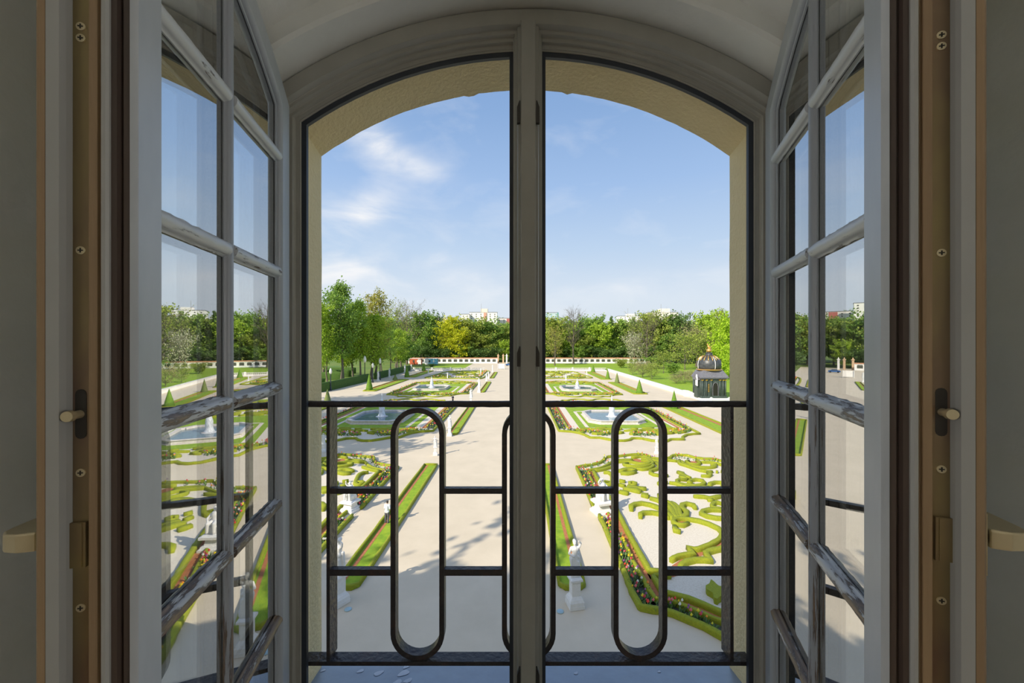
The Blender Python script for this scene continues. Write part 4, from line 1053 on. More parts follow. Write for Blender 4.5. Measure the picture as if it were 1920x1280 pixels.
# ---- people
def person(px, yb, yt, shirt, trou, hair, label, rz, bend=0.):
    p = gp(px, yb); h = H-(yt-640)/F*p.y; s = h/1.76
    root = empty('person', (p.x, p.y, 0), rz); root.scale = (s, s, s); tag(root, label, 'person')
    skin = mat('skin', (.52,.33,.24), .6); by = bend
    def up(x, y, z):      # lean the trunk forward about the hips
        if z < .95: return (x, y, z)
        q = z-.95; return (x, y-q*math.sin(by), .95+q*math.cos(by))
    def limb(b, pts):
        for (a, ra), (c, rc) in zip(pts, pts[1:]): b.capsule(a, ra, c, rc)
    legs = [[((s2*.09,0,.93),.085),((s2*.10,-.02+s2*.03,.50),.06),((s2*.105,.02,.10),.042)] for s2 in (-1,1)]
    arms = [[(up(s2*.185,0,1.42),.048),(up(s2*.235,-.02,1.14),.040),(up(s2*.20,-.20,.98),.028)] for s2 in (-1,1)]
    b = MB()
    for l in legs: limb(b, l)
    for a in arms: limb(b, a)
    b.capsule(up(-.06,0,.95),.11,up(.06,0,.95),.11); b.capsule(up(0,0,1.0),.12,up(0,0,1.34),.14); b.capsule(up(-.15,0,1.42),.055,up(.15,0,1.42),.055)
    b.capsule(up(0,0,1.45),.052,up(0,-.01,1.55),.05); b.capsule(up(0,-.01,1.60),.07,up(0,-.005,1.67),.083); b.capsule(up(0,-.085,1.61),.014,up(0,-.095,1.60),.014)
    for s2 in (-1,1):
        b.capsule(up(s2*.08,0,1.62),.016,up(s2*.08,0,1.64),.018); w = Vector(up(s2*.20,-.20,.98)); b.capsule(w, .028, w+Vector((0,-.06,-.04)), .03)
        for i in range(4):
            o_ = w+Vector((s2*(-.024+.016*i), -.07, -.05)); b.capsule(o_, .0095, o_+Vector((0,-.035-.008*(i in (1,2)),-.03)), .008); b.capsule(o_+Vector((0,-.04,-.03)), .008, o_+Vector((0,-.05,-.06)), .007)
        b.capsule(w+Vector((-s2*.03,-.02,-.02)), .011, w+Vector((-s2*.055,-.05,-.05)), .009)
    o = b.build('body', skin, root, True, fix=False); md = o.modifiers.new('r','REMESH'); md.mode = 'VOXEL'; md.voxel_size = .012; md.use_smooth_shade = True
    b = MB()
    b.capsule(up(-.06,0,.93),.135,up(.06,0,.93),.135); b.capsule(up(0,0,1.0),.15,up(0,0,1.34),.165); b.capsule(up(-.16,0,1.42),.075,up(.16,0,1.42),.075)
    for s2 in (-1,1): limb(b, [(up(s2*.185,0,1.42),.07),(up(s2*.235,-.02,1.16),.058)])
    o = b.build('shirt', mat('shirt', shirt, .8), root, True, fix=False); md = o.modifiers.new('r','REMESH'); md.mode = 'VOXEL'; md.voxel_size = .015; md.use_smooth_shade = True
    b = MB()
    for l in legs: limb(b, [(a, r+.022) for a, r in l])
    b.capsule((-.06,0,.93),.13,(.06,0,.93),.13)
    o = b.build('trousers', mat('trousers', trou, .85), root, True, fix=False); md = o.modifiers.new('r','REMESH'); md.mode = 'VOXEL'; md.voxel_size = .015; md.use_smooth_shade = True
    b = MB(); b.capsule(up(0,.015,1.65),.088,up(0,.02,1.69),.086); b.build('hair', mat('hair', hair, .8), root, True, fix=False)
    for s2 in (-1,1):
        b = MB(); b.capsule((s2*.105,.04,.045),.045,(s2*.11,-.13,.04),.038); b.build('shoe', M['darkmetal'], root, True, fix=False)
person(725.5,981,938.5,(.72,.78,.84),(.10,.10,.13),(.05,.04,.03),'person in pale shirt and dark trousers standing at the left grass strip',2.9,.10)
person(849,755.5,740.5,(.04,.04,.05),(.03,.03,.04),(.03,.025,.02),'person in dark clothes walking on the far cross walk above the handrail',.6)

# ---- little discs on the court
for px, py, lab in ((652.5,1142,'small pale blue ground light left of centre in front of the left pedestal'), (1050.5,1146,'small pale blue ground light before the right pedestal')):
    p = gp(px, py); b = MB(); b.lathe([(.18,0),(.18,.02),(.15,.035),(.01,.04)], 20); o = b.build('ground_light', mat('pale_blue_glass', (.35,.50,.55), .2), None, True); o.location = p
    tag(o, lab, 'ground light')

# ---- lamp posts
def lamp(px, yb, yt, label):
    p = gp(px, yb); h = H-(yt-640)/F*p.y; root = empty('lamp_post', tuple(p)); tag(root, label, 'lamp post', 'lamp posts by the left hedge')
    b = MB(); b.lathe([(.32,0),(.32,.5),(.2,.7),(.16,1.2),(.12,h*.72),(.2,h*.74)], 12); b.build('pole', M['tall_iron'], root, True)
    b = MB(); r = h*.055
    b.lathe([(r*.5,h*.74),(r,h*.80),(r*1.05,h*.88),(r*.7,h*.95),(r*.2,h)], 14); b.build('globe', M['white'], root, True)
M['tall_iron'] = mat('blue_black_iron', (.03,.045,.06), .5)
lamp(620,732,690,'dark lamp post with white lantern, nearest beside the left reveal'); lamp(712.5,712,671,'dark lamp post with white lantern behind the hedge statues'); lamp(684,715,667,'lamp post with white lantern half hidden among the left tree trunks'); lamp(699,717,680,'stout dark lamp post under the trees, left of the first hedge statue')

# ---- right parapet and far balustrade
pr_ = empty('parapet_wall', (43.4, 140, 0)); tag(pr_, 'long white terrace parapet running back along the right side', 'wall')
a0, a1 = gp(1282,741.5), gp(1139,695.5)
d = (a1-a0); n_ = d.normalized(); s_ = Vector((n_.y, -n_.x, 0))
b = MB(); q = [a0, a1, a1+s_*.45, a0+s_*.45]; b.prism([(p.x, p.y) for p in q], 0, 1.0); place(b.build('wall_body', M['white']), pr_)
q = [a0-s_*.12-n_*.1, a1-s_*.12, a1+s_*.57, a0+s_*.57-n_*.1]; b = MB(); b.prism([(p.x, p.y) for p in q], 1.0, 1.14); place(b.build('coping', M['marble']), pr_)
for (px, yb, w) in ((1287,743,1.0),(1293,744,1.3),(1299,745,1.0)):
    p = gp(px, yb)
    if px != 1287: continue
    b = MB(); b.frustum(0,0,0,1.25,.5,.5,.5,.5); b.frustum(0,0,1.25,1.45,.6,.6,.6,.6); b.frustum(0,0,1.45,1.5,.4,.4,.3,.3); o = b.build('gate_pier', M['white']); o.location = p; tag(o, 'short white pier between the parapet end and the dark pavilion', 'pier')
b = MB(); p = gp(1301,746); b.box(0,.5,0,6,0,1.1); b.box(-.05,.55,-.05,6.05,1.1,1.22); o = b.build('low_wall', M['white']); o.location = (p.x, p.y, 0); tag(o, 'short white low wall abutting the dark pavilion', 'wall')
bal_m = MB(); bal_m.lathe([(.09,0),(.09,.06),(.05,.12),(.10,.32),(.045,.62),(.09,.70),(.09,.74)], 8); bal_mesh = None
def balustrade(x0, x1, y, label):
    global bal_mesh
    root = empty('balustrade', ((x0+x1)/2, y, 0)); tag(root, label, 'balustrade', 'far balustrade sections')
    L_ = (x1-x0)/2
    b = MB(); b.box(-L_,L_,-.2,.2,0,.35); b.build('plinth', M['white'], root); b = MB(); b.box(-L_,L_,-.18,.18,1.09,1.26); b.build('rail', M['white'], root)
    for s in (-1,): 
        b = MB(); b.box(-L_-.3,-L_+.3,-.3,.3,0,1.45); b.box(-L_-.36,-L_+.36,-.36,.36,1.45,1.55); b.build('pier', M['white'], root)
    k = int((x1-x0)/.62)
    for i in range(1, k):
        if bal_mesh is None: o = bal_m.build('baluster', M['white'], root, True); bal_mesh = o.data
        else: o = bpy.data.objects.new('baluster', bal_mesh); COL.objects.link(o); o.parent = root
        o.location = (-L_+2*L_*i/k, 0, .35)
secs = [(-45.5,-37),(-37,-28.5),(-28.5,-20),(-20,-12.5)]
for i, (x0, x1) in enumerate(secs): balustrade(x0, x1, 184.5, 'pale balustrade section left of the avenue, ' + ('leftmost of four', 'second of four from the left', 'third of four from the left', 'nearest the white board')[i])
for i, (x0, x1) in enumerate([(12.5,20.3),(20.3,28.1),(28.1,35.9),(35.9,43.6)]): balustrade(x0, x1, 184.5, 'pale balustrade section right of the post, ' + ('nearest the post', 'second from the post', 'third from the post', 'meeting the parapet corner')[i])

# ---- far garden wall with grilles and terracotta coping
gw = empty('garden_wall', (20, 246, 0)); tag(gw, 'long low white wall with dark grilles and terracotta coping before the far trees', 'wall')
for (x0, x1) in ((-64, -9), (17, 92)):
    b = MB(); b.box(x0,x1,245.7,246.3,0,3.1); place(b.build('wall_body', M['white']), gw)
    b = MB(); b.prism([(245.45,3.1),(246.55,3.1),(246.1,3.55),(245.9,3.55)], x0, x1, lambda a, z, x: (x, a, z)); place(b.build('coping', M['orange']), gw)
    b = MB(); b.box(x0,x1,245.55,245.7,0,.5); place(b.build('base', M['marble']), gw)
    n_ = int((x1-x0)/3.42)
    for i in range(n_):
        xc = x0+1.7+3.42*i; b = MB(); b.add([(xc-1.05,245.66,.95),(xc+1.05,245.66,.95),(xc+1.05,245.66,2.3),(xc+.8,245.66,2.55),(xc-.8,245.66,2.55),(xc-1.05,245.66,2.3),
            (xc-1.05,245.72,.95),(xc+1.05,245.72,.95),(xc+1.05,245.72,2.3),(xc+.8,245.72,2.55),(xc-.8,245.72,2.55),(xc-1.05,245.72,2.3)], [(0,1,2,3,4,5),(11,10,9,8,7,6),(0,6,7,1),(1,7,8,2),(2,8,9,3),(3,9,10,4),(4,10,11,5),(5,11,6,0)])
        place(b.build('grille', M['grille']), gw)
for px, lab in ((934,'orange-brown gate pillar left of the blue car'),(943.5,'second orange-brown gate pillar by the window post'),(950,'white gate pillar beside the window post'),(973,'gate pillar right of the avenue, hidden by the post')):
    p = gp(px, 680.5); b = MB(); b.frustum(0,0,0,4.6,.45,.45,.45,.45); b.frustum(0,0,4.6,5.0,.65,.65,.65,.65); b.frustum(0,0,5.0,5.9,.3,.3,.1,.1)
    o = b.build('gate_pillar', M['white'] if px == 950 else mat('sandstone', (.62,.42,.26), .8)); o.location = p; tag(o, lab, 'gate pillar', 'far gate pillars')

# ---- huts, board, car
def hut(x0, x1, yb, col, label, wside):
    a = gp(x0, yb); c = gp(x1, yb); root = empty('site_hut', ((a.x+c.x)/2, a.y, 0)); tag(root, label, 'hut', 'site huts'); w = (c.x-a.x)/2; h = 3.5
    m = mat('hut_paint', col, .6); b = MB(); b.box(-w,w,0,2.6,.2,h); b.build('body', m, root); b = MB(); b.box(-w-.1,w+.1,-.1,2.7,h,h+.15); b.build('roof', M['white'], root)
    for i in range(2):
        b = MB(); x = -w*.3+i*w*.7; b.box(x-.5,x+.5,-.05,.02,1.4,2.6); b.build('window', M['white'] if i else M['grille'], root)
    b = MB(); k = w*wside; b.box(min(k, k*.45), max(k, k*.45), -.06,.02,.2,h-.2); b.build('door', M['white'], root)
    b = MB(); b.box(-w*.9,w*.9,.2,2.4,0,.2); b.build('skid', M['grille'], root)
hut(768,790,683.5,(.55,.12,.05),'red site hut with white windows before the far wall',.95)
hut(797,820,683.5,(.16,.42,.58),'blue and white site hut right of the red one',-.97)
p = gp(939.5,692); root = empty('display_board', tuple(p)); tag(root, 'white display board standing at the end of the avenue', 'board')
b = MB(); b.box(-1.55,1.55,-.05,.05,.35,2.6); b.build('panel', M['white'], root)
for s in (-1,1): b = MB(); b.box(s*1.6-.08,s*1.6+.08,-.3,.3,0,2.7); b.build('post', M['marble'], root)
p = gp(955,685.5); root = empty('parked_car', tuple(p)); tag(root, 'blue car parked by the far gate, half behind the window post', 'car')
cm = mat('blue_car_paint', (.04,.14,.40), .3, .2)
b = MB(); pf = [(-2.1,.35),(-2.1,.8),(-1.9,.95),(-1.3,1.0),(-.8,1.4),(.7,1.42),(1.3,1.05),(2.0,.9),(2.15,.6),(2.1,.35)]; b.prism(pf, -.85, .85, lambda a, z, y: (a, y, z)); b.build('body', cm, root)
b = MB(); b.prism([(-1.15,1.02),(-.75,1.34),(.62,1.36),(1.1,1.04)], -.87, .87, lambda a, z, y: (a, y, z)); b.build('window', M['grille'], root)
for x in (-1.3, 1.35):
    for y in (-.85, .7):
        b = MB(); b.tube([(x,y,.34),(x,y+.16,.34)], .34, 16); b.build('wheel', M['seal'], root)

# ---- pavilion
pv = empty('garden_pavilion', (46.3, 91.5, 0)); tag(pv, 'black and green garden pavilion with gilded dome beside the right reveal', 'pavilion')
M['pav'] = mat('pavilion_green', (.035,.055,.048), .5, col2=(.07,.095,.08), scale=3); M['slate'] = mat('slate_roof', (.12,.12,.14), .5, col2=(.20,.20,.23), scale=5)
M['gold'] = mat('gilding', (.85,.50,.14), .3, .75); M['leadblue'] = mat('lead_dome', (.03,.035,.04), .4, col2=(.08,.085,.09), scale=2)
def B(name, m, fn, sm=False): b = MB(); fn(b); return b.build(name, m, pv, sm)
B('steps', M['marble'], lambda b: (b.box(-3.3,3.6,-.9,4.8,0,.25), b.box(-3.1,3.4,-.6,4.6,.25,.5)))
B('plinth', M['pav'], lambda b: b.box(-2.85,3.05,-.05,4.4,.5,1.05))
B('body', M['pav'], lambda b: b.box(-2.7,2.9,.1,4.3,1.05,5.0))
B('side_wing', M['pav'], lambda b: b.box(-3.3,-2.7,1.0,2.6,.5,4.7))
for x in (-2.6,-1.65,-.55,1.45,2.2,2.72): B('column', M['pav'], lambda b: (b.tube([(x,-.02,1.05),(x,-.02,4.55)], .17, 12)), True); B('capital', M['gold'], lambda b: b.frustum(x,-.02,4.5,4.75,.16,.16,.26,.26))
for y in (.5,2.9,4.1): B('column', M['pav'], lambda b: b.tube([(-2.75,y,1.05),(-2.75,y,4.55)], .17, 12), True)
B('door', M['darkmetal'], lambda b: b.prism([(-.12,.9),(.98,.9),(.98,3.2),(.82,3.75),(.43,4.0),(.04,3.75),(-.12,3.2)], -.02, .12, lambda a, z, y: (a, y, z)))
B('door_arch', M['slate'], lambda b: b.tube([(-.2,-.03,1.05),(-.2,-.03,3.2),(-.02,-.03,3.8),(.43,-.03,4.1),(.88,-.03,3.8),(1.06,-.03,3.2),(1.06,-.03,1.05)], .07, 6))
B('window', M['gold'], lambda b: [b.box(-1.28,-.98,-.04,.06,1.9+.28*i,2.04+.28*i) for i in range(7)])
B('cornice', M['slate'], lambda b: (b.box(-2.95,3.2,-.3,4.6,4.95,5.2)))
B('roof', M['slate'], lambda b: b.add([(-3.05,-.45,5.2),(3.4,-.45,5.2),(3.4,4.8,5.2),(-3.05,4.8,5.2),(-2.1,.3,6.85),(2.3,.3,6.85),(2.3,4.2,6.85),(-2.1,4.2,6.85)], [(0,1,5,4),(1,2,6,5),(2,3,7,6),(3,0,4,7),(4,5,6,7),(3,2,1,0)]))
B('gable', M['slate'], lambda b: b.prism([(.7,4.6),(2.9,4.6),(1.8,6.3)], -3.6, -2.0, lambda a, z, x: (x, a, z)))
B('gable_ornament', M['marble'], lambda b: b.prism([(.9,3.2),(1.7,3.4),(1.7,5.2),(1.25,5.9),(.9,5.2)], -3.55, -3.35, lambda a, z, x: (x, a-.3, z)))
B('ring', M['gold'], lambda b: (b.lathe([(2.75,6.82),(2.85,6.95),(2.7,7.08)], 32, (.1,2.3,0))))
dome = [(2.45,7.0),(2.58,7.5),(2.62,8.2),(2.5,8.9),(2.15,9.5),(1.6,9.95),(1.0,10.2),(.75,10.35),(.7,10.6)]
B('dome', M['leadblue'], lambda b: b.lathe(dome, 32, (.1,2.3,0)), True)
for i in range(16):
    a = 2*math.pi*i/16+.1
    if i % 4 == 0: B('dome_rib', M['white'], lambda b: b.tube([(r*1.01*math.cos(a), 2.3+r*1.01*math.sin(a), z) for r, z in dome[:6]], .07, 6), True)
    B('gilded_drip', M['gold'], lambda b: b.tube([((r+.02)*math.cos(a+.2), 2.3+(r+.02)*math.sin(a+.2), z) for r, z in ((2.42,9.0),(2.2,9.45),(1.65,9.92),(1.05,10.2))], [.02,.11,.13,.10], 6), True)
B('lantern', M['leadblue'], lambda b: b.lathe([(1.0,10.25),(.75,10.4),(.7,10.75),(.8,10.85),(.4,10.95)], 20, (.1,2.3,0)), True)
B('finial_ball', M['gold'], lambda b: b.lathe([(.1,10.9),(.5,11.1),(.62,11.4),(.45,11.75),(.1,11.9)], 16, (.1,2.3,0)), True)
B('finial_bird', M['gold'], lambda b: (b.capsule((.2,2.3,11.9),.32,(0,2.3,12.3),.28), b.capsule((-.05,2.3,12.3),.2,(-.3,2.3,12.9),.12), b.capsule((.1,2.3,12.1),.15,(.65,2.4,12.3),.1)), True)

# ---- distant buildings
def building(name, px0, px1, yt, D, col, label, floors=9, extra=None, wcol=None, base=595):
    x0 = (px0-960)/F*D; x1 = (px1-960)/F*D; h = H+(640-yt)/F*D; root = empty('apartment_building', ((x0+x1)/2, D, 0)); tag(root, label, 'building', 'far buildings')
    w = (x1-x0)/2; m = mat('render_'+name, col, .85); b = MB(); b.box(-w,w,0,14,0,h); b.build('wall', m, root)
    b = MB(); b.box(-w-.3,w+.3,-.3,14.3,h,h+.5); b.build('roof', M['slate'], root)
    fh = 2.9; k = max(2, int(2*w/6.5)); wm = None; gm = wcol or M['grille']
    for r in range(floors):
        for i in range(k):
            x = -w+(i+.5)*2*w/k; z = h-1.0-fh*(r+.6)
            if z < 2: continue
            if wm is None: b = MB(); b.box(-.75,.75,-.12,.05,-.6,.7); o = b.build('window', gm, root); wm = o.data
            else: o = bpy.data.objects.new('window', wm); COL.objects.link(o); o.parent = root
            o.location = (x, 0, z)
    for (a, c, y2, cc, nm2) in extra or ():
        xa = (a-960)/F*D-(x0+x1)/2; xc = (c-960)/F*D-(x0+x1)/2; hh = H+(640-y2)/F*D
        b = MB(); b.box(xa,xc,-.9 if nm2 == 'stair_tower' else -.4,10 if nm2 != 'mast' else 0,h*.3 if nm2 in ('stair_tower','end_wall','end_block') else h,hh); b.build(nm2, mat('block_'+nm2, cc, .8), root)
    return root
building('a', 865,880,589,560,(.76,.74,.68),'low left wing of the white apartment block above the yellow tree',5)
building('b', 880,932,585.5,575,(.78,.77,.72),'white apartment block with pink stair tower above the left trees',5,[(901.5,914.5,578.5,(.74,.66,.58),'lift_house'),(907,912.5,586.2,(.62,.33,.24),'stair_tower'),(902.2,902.6,569,(.3,.3,.3),'mast')])
building('c', 932,975,596.5,600,(.70,.66,.62),'long pale block with red end beside the window post',2,[(950,960,597.2,(.45,.14,.12),'end_block')])
building('d', 1012,1047,586,640,(.48,.58,.60),'green glass office block right of the window post',6,[(1045,1047.3,585.5,(.10,.30,.28),'end_wall')],wcol=mat('green_glass', (.08,.28,.30), .2))
building('e', 1160,1201,592.5,620,(.80,.79,.76),'white stepped apartment block above the centre right trees',3,[(1176,1190,588,(.80,.78,.74),'roof_house'),(1176.8,1177.2,578,(.3,.3,.3),'mast')])
building('f', 1217,1272,585.5,560,(.80,.74,.66),'cream apartment block with roof house, rightmost of the far blocks',3,[(1238,1256,578.5,(.80,.75,.68),'roof_house'),(1239,1239.4,570,(.3,.3,.3),'mast')])
building('g', 812,842,596,700,(.55,.45,.40),'small brownish roof line left of the white apartment block',2)

# ================================================================== TREES
def tree_meshes(name, seed, clear=.2, width=.30, prim=26, sec=5, nleaf=2600, leaf=.016, top='round', upright=.6, trunk_r=.017, twigs=0, lean=.02, spread=.035):
    rnd = random.Random(seed); b = MB(); tips = []
    bend = [(0, 0)]
    for i in range(8): bend.append((bend[-1][0]+lean*(rnd.random()-.5), bend[-1][1]+lean*(rnd.random()-.5)))
    def tp(h):
        t = h*8; i = min(int(t), 7); f = t-i; return Vector((bend[i][0]*(1-f)+bend[i+1][0]*f, bend[i][1]*(1-f)+bend[i+1][1]*f, h))
    b.tube([tp(i/8*.97) for i in range(9)], [trunk_r*(1.35 if i == 0 else 1)*(1-i/8)**.75+.0015 for i in range(9)], 7, cap=False)
    def prof(h):
        t = (h-clear)/(1-clear)
        if top == 'cone': return width*(1-t)**.9
        if top == 'tall': return width*(.55+.45*math.sin(math.pi*min(1, t*1.05)))*(1 if t < .8 else max(.25, (1-t)/.2))
        return width*math.sqrt(max(0, 1-((t-.42)/.60)**2)) if t > .42 else width*(.55+.45*t/.42)
    for i in range(prim):
        h = clear+(1-clear)*((i+rnd.random())/prim)**.9*.96; L_ = max(.03, prof(h)*(.75+.4*rnd.random())); az = i*2.4+rnd.random()
        up = upright*(.5+.9*rnd.random()) if top != 'cone' else -.1
        p = tp(h*.92 if top != 'cone' else h); d = Vector((math.cos(az), math.sin(az), up)).normalized(); pts = [p]; q = p.copy()
        for k in range(4):
            d = (d+Vector((rnd.random()-.5, rnd.random()-.5, (rnd.random()-.35)*.6))*.35).normalized(); q = q+d*L_/4*1.1; pts.append(q.copy())
        r0 = trunk_r*.38*(1-h*.6); b.tube(pts, [r0*(1-k/4.4) for k in range(5)], 4, cap=False)
        for s in range(sec):
            k = 1+(s % 4); a = pts[k]; d2 = (d+Vector((rnd.gauss(0,.7), rnd.gauss(0,.7), rnd.gauss(.15,.5)))).normalized(); L2 = L_*(.28+.3*rnd.random())
            m = a+d2*L2*.5+Vector((rnd.gauss(0,.1),rnd.gauss(0,.1),.1))*L2*.5; e = a+d2*L2
            b.tube([a, m, e], [r0*.4, r0*.28, r0*.1], 3, cap=False); tips += [m, e]
            for w in range(twigs):
                st = a.lerp(e, .3+.7*rnd.random()); d3 = (d2+Vector((rnd.gauss(0,.6), rnd.gauss(0,.6), rnd.gauss(.3,.4)))).normalized()
                en = st+d3*L2*(.35+.4*rnd.random()); b.tube([st, st.lerp(en,.5)+Vector((0,0,.05*L2)), en], [r0*.16, r0*.11, r0*.06], 3, cap=False); tips.append(en)
    tips.append(tp(.97))
    me = bpy.data.meshes.new('trunk'); me.from_pydata(b.v, [], b.f); me.polygons.foreach_set('use_smooth', [True]*len(me.polygons)); me.materials.append(M['trunk'])
    T = np.array([tuple(t) for t in tips]); rg = np.random.default_rng(seed); 
    if nleaf:
        c = T[rg.integers(0, len(T), nleaf)] + rg.normal(0, 1, (nleaf, 3))*np.array([spread, spread, spread*.8])
        nrm = rg.normal(0, 1, (nleaf, 3)) + np.array([0,0,.5]); nrm /= np.linalg.norm(nrm, axis=1)[:,None]
        a = np.cross(nrm, rg.normal(0, 1, (nleaf, 3))); a /= np.linalg.norm(a, axis=1)[:,None]; d = np.cross(nrm, a)
        s = leaf*(.6+.8*rg.random(nleaf))[:,None]
        V = np.stack([c-a*s*.5-d*s*.35, c+a*s*.1-d*s*.5, c+a*s*.6, c+d*s*.55, c-a*s*.55+d*s*.25], 1).reshape(-1, 3)
        V[:,2] = np.maximum(V[:,2], .002)
        ml = bpy.data.meshes.new('foliage'); n = nleaf
        ml.vertices.add(n*5); ml.vertices.foreach_set('co', V.ravel()); ml.loops.add(n*5); ml.loops.foreach_set('vertex_index', np.arange(n*5))
        ml.polygons.add(n); ml.polygons.foreach_set('loop_start', np.arange(n)*5); ml.polygons.foreach_set('loop_total', np.full(n, 5)); ml.update(calc_edges=True); ml.materials.append(LF['green'])
    else: ml = None
    return me, ml
TM = {
 'broad1': tree_meshes('b1', 1, .12, .34, 30, 6, 5200, .026, spread=.030), 'broad2': tree_meshes('b2', 2, .10, .38, 32, 6, 5600, .026, spread=.032), 'broad3': tree_meshes('b3', 3, .14, .30, 30, 6, 4800, .025, spread=.030),
 'tall1': tree_meshes('t1', 4, .24, .17, 46, 6, 7600, .0125, 'tall', trunk_r=.0125, lean=.045, spread=.024), 'tall2': tree_meshes('t2', 5, .20, .20, 46, 6, 8200, .013, 'tall', trunk_r=.013, lean=.04, spread=.026), 'tall3': tree_meshes('t3', 6, .20, .20, 40, 6, 6500, .012, trunk_r=.012, lean=.05, spread=.022),
 'sparse': tree_meshes('s1', 7, .22, .33, 28, 6, 1700, .016, twigs=5, trunk_r=.018, spread=.02, upright=.9),
 'bare1': tree_meshes('n1', 8, .25, .33, 30, 7, 0, .01, twigs=8, trunk_r=.019, upright=1.0), 'bare2': tree_meshes('n2', 9, .12, .42, 26, 7, 700, .014, twigs=9, trunk_r=.020, upright=1.1, spread=.015),
 'conifer': tree_meshes('c1', 10, .06, .20, 60, 5, 3600, .02, 'cone', trunk_r=.014, spread=.012),
 'bush': tree_meshes('u1', 11, .03, .62, 30, 6, 3400, .045, trunk_r=.02, upright=.8, spread=.05), 'bushbare': tree_meshes('u2', 12, .03, .66, 30, 7, 1800, .032, twigs=6, trunk_r=.014, upright=.9, spread=.04),
}
NW = {'broad1': .68, 'broad2': .76, 'broad3': .60, 'tall1': .36, 'tall2': .42, 'tall3': .42, 'sparse': .68, 'bare1': .68, 'bare2': .84, 'conifer': .40, 'bush': 1.2, 'bushbare': 1.3}
GT = 'trees beyond the garden'
def tree(x, y, h, w, var, leaf, label, grp=GT, name='tree', rz=None, z=0.):
    root = empty(name, (x, y, z), rz if rz is not None else (x*1.7+y) % 6.28); tag(root, label, 'tree' if name == 'tree' else 'shrub', grp)
    k = w/(h*NW[var]); root.scale = (h*k, h*k, h)
    t = bpy.data.objects.new('trunk', TM[var][0]); COL.objects.link(t); t.parent = root
    if TM[var][1] is not None:
        f = bpy.data.objects.new('foliage', TM[var][1]); COL.objects.link(f); f.parent = root
        f.material_slots[0].link = 'OBJECT'; f.material_slots[0].material = LF[leaf]
    return root
def treep(px, D, yt, wpx, var, leaf, label, **k):
    return tree((px-960)/F*D, D, H+(640-yt)/F*D, wpx/F*D, var, leaf, label, **k)
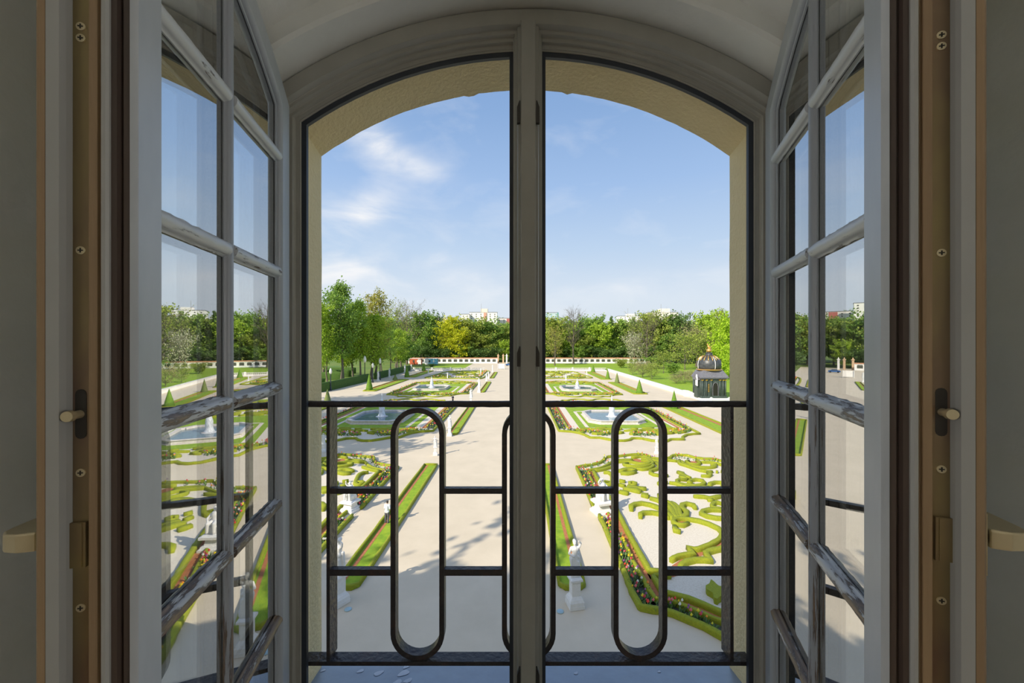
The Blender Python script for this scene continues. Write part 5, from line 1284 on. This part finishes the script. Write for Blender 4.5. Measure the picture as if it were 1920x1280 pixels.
TL = [
 # tall row on the left
 (590,122,556,62,'tall2','lime','bright green tall tree cut by the left reveal'),
 (614,130,572,44,'tall3','lime','slender leafy tree right beside the left reveal'),
 (606,150,585,52,'tall1','green','shaded slender tree behind the ones at the left reveal'),
 (643,128,517,62,'tall1','green','tallest slender tree of the left row, its crown above all others'),
 (640,138,585,60,'tall2','lime','leafy tree round the foot of the tallest slender tree'),
 (662,142,560,50,'tall2','green','green leafy tree just right of the tallest one'),
 (676,136,552,46,'tall1','lime','light green tree between the tallest tree and the rusty crowned one'),
 (703,150,541,58,'tall3','rust','rusty crowned tall tree in the left row'),
 (695,142,582,66,'tall2','lime','dense bright tree under the rusty crown'),
 (716,160,592,40,'tall2','green','green tree at the right end of the tall left group'),
 (733,172,590,32,'tall3','green','thin leaning tree beside the tall left hedge'),
 (742,205,580,48,'sparse','olive','thin sparsely leafed tree right of the tall left group'),
 (746,186,612,44,'tall2','lime','low light green tree behind the left hedge end'),
 (763,236,577,62,'bare2','brown','big nearly bare tree with brown twigs above the red hut'),
 (752,215,628,58,'broad3','green','green undergrowth tree below the bare brown one'),
 (792,262,588,52,'broad3','green','dark green tree right of the bare brown tree'),
 (776,270,618,50,'broad2','lime','light green tree behind the red hut'),
 (813,285,592,40,'broad1','dark','dark tree between the green and the yellow trees'),
 (843,258,599,54,'broad2','yellow','bright yellow-green tree left of the apartment block'),
 (861,252,618,44,'broad1','yellow','smaller yellow-green tree next to the bright one'),
 (884,264,603,66,'broad2','olive','rounded olive-green tree below the pink stair tower'),
 (912,270,604,56,'broad1','green','green tree below the white gable of the apartment block'),
 (898,260,626,54,'broad3','olive','mid green lower tree left of the gate pillars'),
 (932,278,612,46,'broad3','olive','olive tree below the long pale block'),
 (945,262,640,26,'broad1','lime','small fresh green tree beside the gate pillars'),
 (955,290,610,50,'broad2','green','green tree at the left edge of the window post'),
 (986,286,604,60,'broad2','olive','olive tree hidden behind the window post'),
 (1010,280,603,55,'broad1','green','green tree at the right edge of the window post'),
 # right
 (1037,256,600,64,'broad2','olive','olive-green tree below the glass office block'),
 (1040,224,618,44,'sparse','rust','sparse brownish tree before the wall, nearest the post on the right'),
 (1059,262,606,56,'broad1','lime','fresh green tree left of the tall bare tree'),
 (1075.5,240,580,52,'bare1','brown','tall bare tree with dark trunk rising over the right wall'),
 (1087,276,603,60,'broad3','green','green tree right of the tall bare tree'),
 (1090,262,632,50,'broad1','olive','low olive tree behind the wall beside the bare trunk'),
 (1112,272,597,58,'broad2','green','rounded green tree left of the conifer'),
 (1128,262,608,48,'broad3','lime','light green tree just left of the conifer'),
 (1146,266,591,22,'conifer','dark','dark pointed conifer below the stepped white block'),
 (1143,264,640,40,'broad1','green','small dense green tree below the conifer'),
 (1160,275,604,50,'broad3','olive','olive tree under the stepped white block'),
 (1176,268,603,50,'broad2','green','green tree right under the stepped white block'),
 (1190,255,612,48,'sparse','olive','sparse olive tree between the two far blocks'),
 (1213,228,596,72,'bare2','olive','large pale-branched tree with light olive leaf at centre right'),
 (1222,262,592,62,'broad2','olive','broad olive crown just left of the cream block'),
 (1190,235,638,44,'bushbare','blossom','whitish blossoming tree left of the pale-branched one'),
 (1244,266,600,62,'broad1','green','green tree under the cream block'),
 (1268,258,594,56,'broad2','dark','dark green dense tree right of the cream block'),
 (1262,240,628,56,'broad3','green','green lower tree before the dark dense one'),
 (1290,255,622,50,'bushbare','brown','brown twiggy tree left of the pavilion finial'),
 (1284,190,640,64,'bushbare','olive','large olive shrub-like tree left of the pavilion dome'),
 (1306,215,618,78,'sparse','brown','wide brownish tree behind the pavilion finial'),
 (1318,205,636,80,'bushbare','olive','low olive spreading tree behind the pavilion dome'),
 (1328,248,590,60,'broad1','lime','light green tree above and behind the pavilion'),
 (1350,235,577,30,'tall3','olive','slim upright tree left of the right reveal'),
 (1345,215,600,56,'broad3','lime','light green tree over the pavilion roof'),
 (1368,150,598,56,'broad1','bright','bright yellow-green tree right behind the pavilion, at the reveal'),
 (1352,140,648,44,'broad3','bright','lower bright green tree directly behind the pavilion dome'),
 (1376,128,668,40,'broad2','bright','brightest low tree between the pavilion and the reveal'),
]
for t in TL: treep(*t)
# darker wood farther back
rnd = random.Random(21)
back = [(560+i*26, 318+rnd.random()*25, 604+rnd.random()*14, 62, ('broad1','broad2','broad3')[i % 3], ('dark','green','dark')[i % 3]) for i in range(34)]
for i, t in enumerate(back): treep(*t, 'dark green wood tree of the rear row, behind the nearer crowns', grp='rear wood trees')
low = [(735+i*27, 252+rnd.random()*8, 652+rnd.random()*8, 40, 'bush', ('dark','green','dark','dark')[i % 4]) for i in range(25)]
for t in low:
    if 925 < t[0] < 1000: continue
    treep(*t, 'dark undergrowth shrub behind the far white wall', grp='undergrowth shrubs', name='shrub')
for (px, D, yt, w, v, lf, lab) in (
 (1205,150,684,46,'bushbare','brown','brown leafless bush beside the far part of the parapet'),(1222,142,688,36,'bushbare','olive','olive bush behind the parapet, left of the lawn slope'),(1186,162,680,30,'bushbare','olive','small twiggy bush at the parapet corner'),
 (1244,170,668,50,'bushbare','olive','wide twiggy bush on the right lawn slope'),(1262,160,684,32,'bush','green','rounded green bush on the right lawn'),(1284,132,700,40,'bushbare','brown','reedy brown clump left of the pavilion'),(1268,128,706,34,'bushbare','brown','low reedy brown clump by the canal bank'),(1300,126,700,30,'bushbare','brown','brown reeds close to the pavilion wing'),
 (1228,200,672,44,'bush','green','green bush beyond the lawn under the pale-branched tree'),(1165,205,676,26,'bush','olive','small olive bush on the far right lawn'),(809,205,683,13,'bush','dark','low dark domed shrub beyond the left balustrade')):
    treep(px, D, yt, w, v, lf, lab, grp='shrubs on the lawns', name='shrub')
# trees beside the palace that throw their shade over the court on the left
for x, y, h in ((-43, 31, 24), (-47, 42, 25), (-50, 55, 26), (-55, 74, 27), (-31, -6, 25)):
    tree(x, y, h, 15, 'broad1', 'green', 'large tree beside the palace, its shade falling on the left court', grp='shade trees left of the court')
